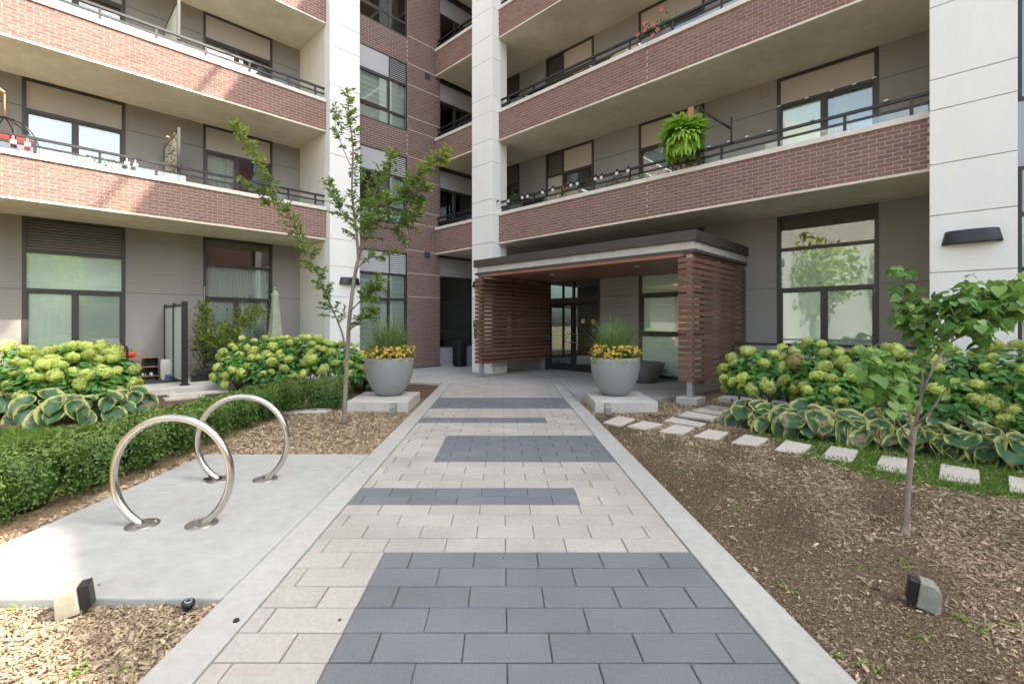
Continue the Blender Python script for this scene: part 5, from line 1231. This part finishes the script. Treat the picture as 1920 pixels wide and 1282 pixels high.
# ================================================================== BALCONY FURNISHINGS
def balcony_things():
    zc = 4.85
    # fern
    F0 = W(9.93, 4.32, 5.15+.35); t = thing('hanging_fern', 'big bright green Boston fern hanging at the second-floor balcony rail', 'fern', F0)
    v = []; f = []; tn = []
    for i in range(620):
        a = random.uniform(0, 6.283); el = random.uniform(-.5, 1.45); L_ = random.uniform(.25, .45); p = Vector((0, 0, .0)); K = 8; w0 = random.uniform(.04, .06); t0 = random.random()*.6; b = len(v); an = el
        for k in range(K):
            s_ = k/(K-1); n_ = Vector((-math.sin(a), math.cos(a), random.gauss(0, .15)))*w0*(math.sin(math.pi*(.12+.86*s_)))*(1 if k % 2 else .72)
            v += [tuple(p-n_), tuple(p), tuple(p+n_)]; tn += [t0+.3*s_, t0+.1, t0+.3*s_]
            an = el-1.5*s_; p = p+Vector((math.cos(a)*math.cos(an), math.sin(a)*math.cos(an), math.sin(an)))*L_/(K-1)
        for k in range(K-1):
            q = b+3*k; f += [[q, q+1, q+4, q+3], [q+1, q+2, q+5, q+4]]
    me = bpy.data.meshes.new('fronds'); me.from_pydata(v, [], f); me.materials.append(M['leaf_fern']); a_ = me.attributes.new('tone', 'FLOAT', 'POINT'); a_.data.foreach_set('value', tn)
    link('fronds', me, t, scale=(1.55, 1.55, 1.5))['kind'] = 'stuff'
    MB().lathe([(0, -.18), (.12, -.18), (.17, .0), (.15, .0), (0, -.03)], 'pot_dark', 18).build('pot', t)
    t = thing('plant_bracket', 'black wall post and diagonal arm with a tan board, holding the hanging fern', 'bracket', W(9.99, 4.02, zc), TH)
    MB().box(-.03, .03, -.03, .03, 0, 1.25, 'black_metal').build('post', t); MB().tube([(0, -.02, 1.18), (.1, -.62, .62)], .028, 'black_metal', 6).build('arm', t); MB().tube([(.1, -.62, .3), (.1, -.62, .85)], .02, 'black_metal', 6).build('arm_post', t)
    MB().box(-.03, .0, .10, .22, .62, 1.27, 'timber_light').build('board', t)
    # hibiscus box on third floor
    B0 = W(10.22, 5.05, 4.85+FL+.16); t = thing('hibiscus_planter', 'pink hibiscus plant on the third-floor right balcony rail', 'flower box', B0, TH)
    MB().box(-.1, .1, -.35, .35, -.17, .03, 'pot_dark').build('box', t); N = 220; p = np.c_[RNG.normal(0, .08, N), RNG.uniform(-.4, .4, N), .05+np.abs(RNG.normal(.12, .1, N))]
    leafy('foliage', t, N, p, 'leaf_hydrangea', .05, .09)
    fv = []; ff = []
    for k in range(5):
        aa = 2*math.pi*k/5; b = len(fv); c, s_ = math.cos, math.sin; fv += [(0, 0, 0), (.7*c(aa-.55), .7*s_(aa-.55), .2), (1.0*c(aa), 1.0*s_(aa), .3), (.7*c(aa+.55), .7*s_(aa+.55), .2)]; ff.append((b, b+1, b+2, b+3))
    for (u, z) in ((.38, .02), (.22, .22), (.20, .05), (-.02, .08), (-.20, .34), (.02, -.16), (-.1, -.08)):
        bl = joined('bloom', fv, ff, rots(1, dirs=np.array([[-1, random.gauss(0, .2), .1]])), np.zeros((1, 3)), 'petal_pink', np.array([.3]), np.array([.068])); link('bloom', bl, t, (-.2, u, z+.1))
    # rail lanterns on second floor right
    for i, q in enumerate((10.0, 9.55, 9.0, 8.8, 8.25, 7.9, 7.3, 7.1, 6.55, 6.38, 5.95, 5.65)):
        t = thing('rail_light', '%s small solar light from the left column on the second-floor right rail' % ORD[i], 'rail light', W(9.99, q, zc+.23), TH, 'solar lights on the second-floor right rail')
        MB().tube([(0, 0, .1), (-.05, 0, .11), (-.09, 0, .06)], .018, 'black_metal', 6).build('hood', t); MB().box(-.075, -.045, -.03, .03, -.02, .045, 'white_plastic').build('lamp', t)
    for i, q in enumerate((.95, 2.0, 2.7, 3.1, 3.45, 3.85)):
        t = MB().box(-.03, .03, -.03, .03, 0, .014, 'white_plastic').build('string_light', None, W(10.09, q, zc+.366), (0, 0, TH)); tag(t, '%s tiny white rail light counted leftwards from the right white column' % ORD[i], 'light', 'white lights along the rail right of the fern')
    for i, (q, z) in enumerate(((2.98, 6.38), (2.45, 6.385), (2.0, 6.39), (1.62, 6.39), (1.30, 6.40))):
        t = MB().box(-.012, .0, -.035, .035, -.012, .012, 'white_plastic').build('string_light', None, W(11.875, q, z), (0, 0, TH)); tag(t, '%s tiny white light from the left on the upper right window head' % ORD[i], 'light', 'white lights along the window head')
    # leafy privacy panel and red flowers
    t = thing('ivy_panel', 'artificial ivy privacy panel at the left end of the second-floor right balcony', 'privacy panel', W(10.5, 9.98, zc-.6), TH)
    MB().box(-.02, 1.2, -.02, .0, 0, 1.25, 'black_metal').build('backing', t); N = 700; leafy('foliage', t, N, np.c_[RNG.uniform(-.05, 1.2, N), RNG.normal(-.04, .02, N), RNG.uniform(.1, 1.28, N)], 'leaf_box', .05, .08)
    N = 60
    t = thing('geranium_pot', 'small red geranium pot on the second-floor right balcony', 'flower pot', W(10.2, 7.75, zc), TH); MB().lathe([(0, -.3), (.1, -.3), (.13, .05), (.11, .05), (0, .0)], 'pot_dark', 14).build('pot', t)
    leafy('foliage', t, 90, np.c_[RNG.normal(0, .09, (90, 2)), RNG.uniform(.05, .3, 90)], 'leaf_hydrangea', .05, .08); [link('bloom', joined('bloom', fv, ff, rots(1), np.zeros((1, 3)), 'petal_pink', None, np.array([.04])), t, (random.gauss(0, .09), random.gauss(0, .09), random.uniform(.25, .42))) for _ in range(14)]
    for q, z, r, lab in ((7.38, 5.42, .13, 'left dark metal sunburst disc on the second-floor wall'), (7.08, 5.55, .2, 'middle and largest dark metal sunburst disc on the second-floor wall'), (6.75, 5.50, .14, 'right dark metal sunburst disc on the second-floor wall')):
        t = thing('wall_disc', lab, 'wall art', W(11.88, q, z), TH); rg = MB().tube([(0, r*math.cos(a), r*math.sin(a)) for a in np.linspace(0, 6.283, 25)[:-1]], .015, 'bark_dark', 6, closed=True)
        for k in range(8): a = k*math.pi/4; rg.tube([(0, .04*math.cos(a), .04*math.sin(a)), (0, r*math.cos(a), r*math.sin(a))], .008, 'bark_dark', 4)
        rg.lathe([(0, -.01), (.05, -.01), (.05, .01), (0, .01)], 'bark_dark', 10); rg.build('disc', t)
    # right balcony chairs seen through glass
    t = thing('balcony_chair', 'grey balcony chair behind the glass right of the hanging fern', 'chair', W(10.9, 3.4, 4.11), TH+.4)
    MB().box(-.28, .28, -.28, .28, .38, .44, 'cushion_grey').build('seat', t); MB().box(.24, .29, -.28, .28, .44, 1.02, 'cushion_grey').build('backrest', t)
    for a in (-.25, .25):
        for b in (-.25, .25): MB().box(a-.02, a+.02, b-.02, b+.02, 0, .379, 'black_metal').build('leg', t)
    # left balcony: privacy dividers on two floors
    for k in (0, 1):
        t = thing('balcony_divider', ('frosted balcony divider on the second-floor left balcony, dry vines on its edge', 'frosted balcony divider on the third-floor left balcony, without plants')[k], 'divider', W(2.55, 13.33, 4.11+FL*k), TH)
        MB().box(-.03, .03, -.03, .03, 0, 2.05, 'frame').build('post', t); MB().box(-.02, .02, 1.55, 1.6, 0, 1.95, 'frame').build('post', t); MB().box(-.008, .008, .03, 1.55, .12, 1.95, 'frosted').build('frosted_panel', t)
        MB().box(-.018, .018, .031, 1.549, 1.951, 1.99, 'frame').build('top_rail', t)
        if k == 0:
            N = 130; leafy('dry_vine', t, N, np.c_[RNG.normal(0, .05, N)-.03, RNG.uniform(.05, .8, N), 1.0+RNG.uniform(0, .95, N)], 'dry_plant', .06, .12)
    # egg chair at the far left
    c = W(-.55, 13.75, 4.11); t = thing('egg_chair', 'hanging egg chair with red cushion at the left end of the second-floor balcony', 'hanging chair', c, TH)
    MB().tube(smooth_path([(-.45, 0, 0), (-.55, 0, 1.0), (-.40, 0, 1.75), (0, 0, 2.12), (.25, 0, 2.02)]), .035, 'timber_light', 8).build('stand', t)
    MB().tube([(.25, 0, 2.0), (.25, 0, 1.55)], .015, 'timber_light', 6).build('hanger', t)
    b = MB(); 
    for k in range(10): a = math.pi*k/10; b.tube(smooth_path([(.25, 0, 1.55), (.25+.35*math.cos(a*2), .35*math.sin(a*2), 1.38), (.25+.5*math.cos(a*2), .5*math.sin(a*2), .95), (.25+.3*math.cos(a*2), .3*math.sin(a*2), .55)]), .012, 'black_metal', 5)
    b.tube([(.25+.5*math.cos(a), .5*math.sin(a), .95) for a in np.linspace(0, 6.283, 25)[:-1]], .014, 'black_metal', 5, closed=True); b.build('cage', t)
    MB().lathe([(0, .58), (.3, .6), (.44, .9), (.40, 1.15), (.2, 1.22), (0, 1.2)], 'cushion_red', 18, (.25, .05, 0)).build('cushion', t)
    for i, p in enumerate((-.17, .02, 1.55, 1.70)):
        t = thing('rail_light', '%s small white solar light from the left on the second-floor left rail' % ORD[i], 'rail light', W(p, 13.05, zc+.02), TH, 'white lights on the second-floor left rail')
        MB().box(-.045, .045, -.03, .04, .10, .165, 'white_plastic').build('lamp', t, bevel=.01); MB().box(-.012, .012, .02, .05, .19, .25, 'galv').build('clip', t)
    t = thing('white_flower_box', 'box of white flowers on the second-floor left balcony rail', 'flower box', W(1.12, 13.28, zc-.05), TH)
    MB().box(-.3, .3, -.08, .08, 0, .12, 'pot_grey').build('box', t); leafy('foliage', t, 120, np.c_[RNG.uniform(-.3, .3, 120), RNG.normal(0, .06, 120), RNG.uniform(.1, .26, 120)], 'leaf_hydrangea', .04, .08)
    [link('bloom', joined('bloom', fv, ff, rots(1, up=(0, -1, .5), tilt=.5), np.zeros((1, 3)), 'petal_white', None, np.array([random.uniform(.04, .065)])), t, (random.uniform(-.3, .3), random.gauss(-.06, .03), random.uniform(.08, .26))) for _ in range(26)]
balcony_things()

# ================================================================== ACROSS THE STREET (seen only as reflections)
def far_block(x, y, rz, w_, d_, h_, m, label):
    t = thing('apartment_building', label, 'apartment building', (x, y, -.08), rz)
    MB().box(-w_/2, w_/2, 0, d_, 0, h_, m).build('walls', t)
    win = MB().box(-.9, .9, -.03, .0, 0, 1.7, 'far_glass').mesh('window'); bal = MB().box(-1.6, 1.6, -1.3, -.002, 0, .9, 'far_wall').mesh('balcony')
    n_ = int(w_//4.2)
    for k in range(int(h_//3)):
        for i in range(n_):
            u = -w_/2+(i+.5)*w_/n_; link('window', win, t, (u, 0, 1+3*k))
            if (i % 3 == 1) and k: link('balcony', bal, t, (u, 0, 3*k-.1))
far_block(-34, -14, math.radians(-115), 36, 12, 16, 'far_wall', 'pale apartment block across the court, behind the viewpoint on the left')
far_block(20, -34, math.radians(-155), 30, 12, 13, 'far_wall', 'pale apartment block behind the viewpoint on the right')
far_block(31, -25, math.radians(-135), 46, 10, 9.5, 'far_brick', 'low brick terrace behind the viewpoint, beyond the right street trees')
def far_tree(x, y, h, r, seed):
    g = np.random.default_rng(seed); t = thing('street_tree', 'broad green street tree behind the viewpoint, %s' % {200: 'nearest on the left', 201: 'farther on the left', 202: 'nearest on the right', 203: 'closest to the road centre', 204: 'farthest back on the right', 205: 'level with the bike rings but far right', 206: 'far out to the right'}[seed], 'tree', (x, y, -.08), 0, 'street trees behind the viewpoint')
    MB().tube([(0, 0, 0), (.1, 0, h*.3), (0, .1, h*.7)], [.22, .16, .06], 'bark', 8).build('trunk', t)
    N = 1500; d = g.normal(size=(N, 3)); d /= np.linalg.norm(d, axis=1, keepdims=True); p = d*(g.random(N)**.4*r*(1+.25*np.sin(d[:, 0]*5)*np.sin(d[:, 1]*4)))[:, None]+np.array([0, 0, h*.62]); p[:, 2] = np.maximum(p[:, 2], h*.22)
    leafy('crown', t, N, p, 'leaf_tree', .35, .6)
for i, (x, y, h, r) in enumerate(((-17, -6, 8, 2.8), (-20, -15, 9, 3.0), (14, -13, 9, 3.0), (9, -18, 9, 3.0), (22, -20, 10, 3.4), (16, -5, 9, 3.2), (27, -9, 10, 3.6))): far_tree(x, y, h, r, 200+i)
rd = MB().box(-90, 90, -24, -16, -.09, -.07, 'far_road').build('road'); rd['kind'] = 'structure'
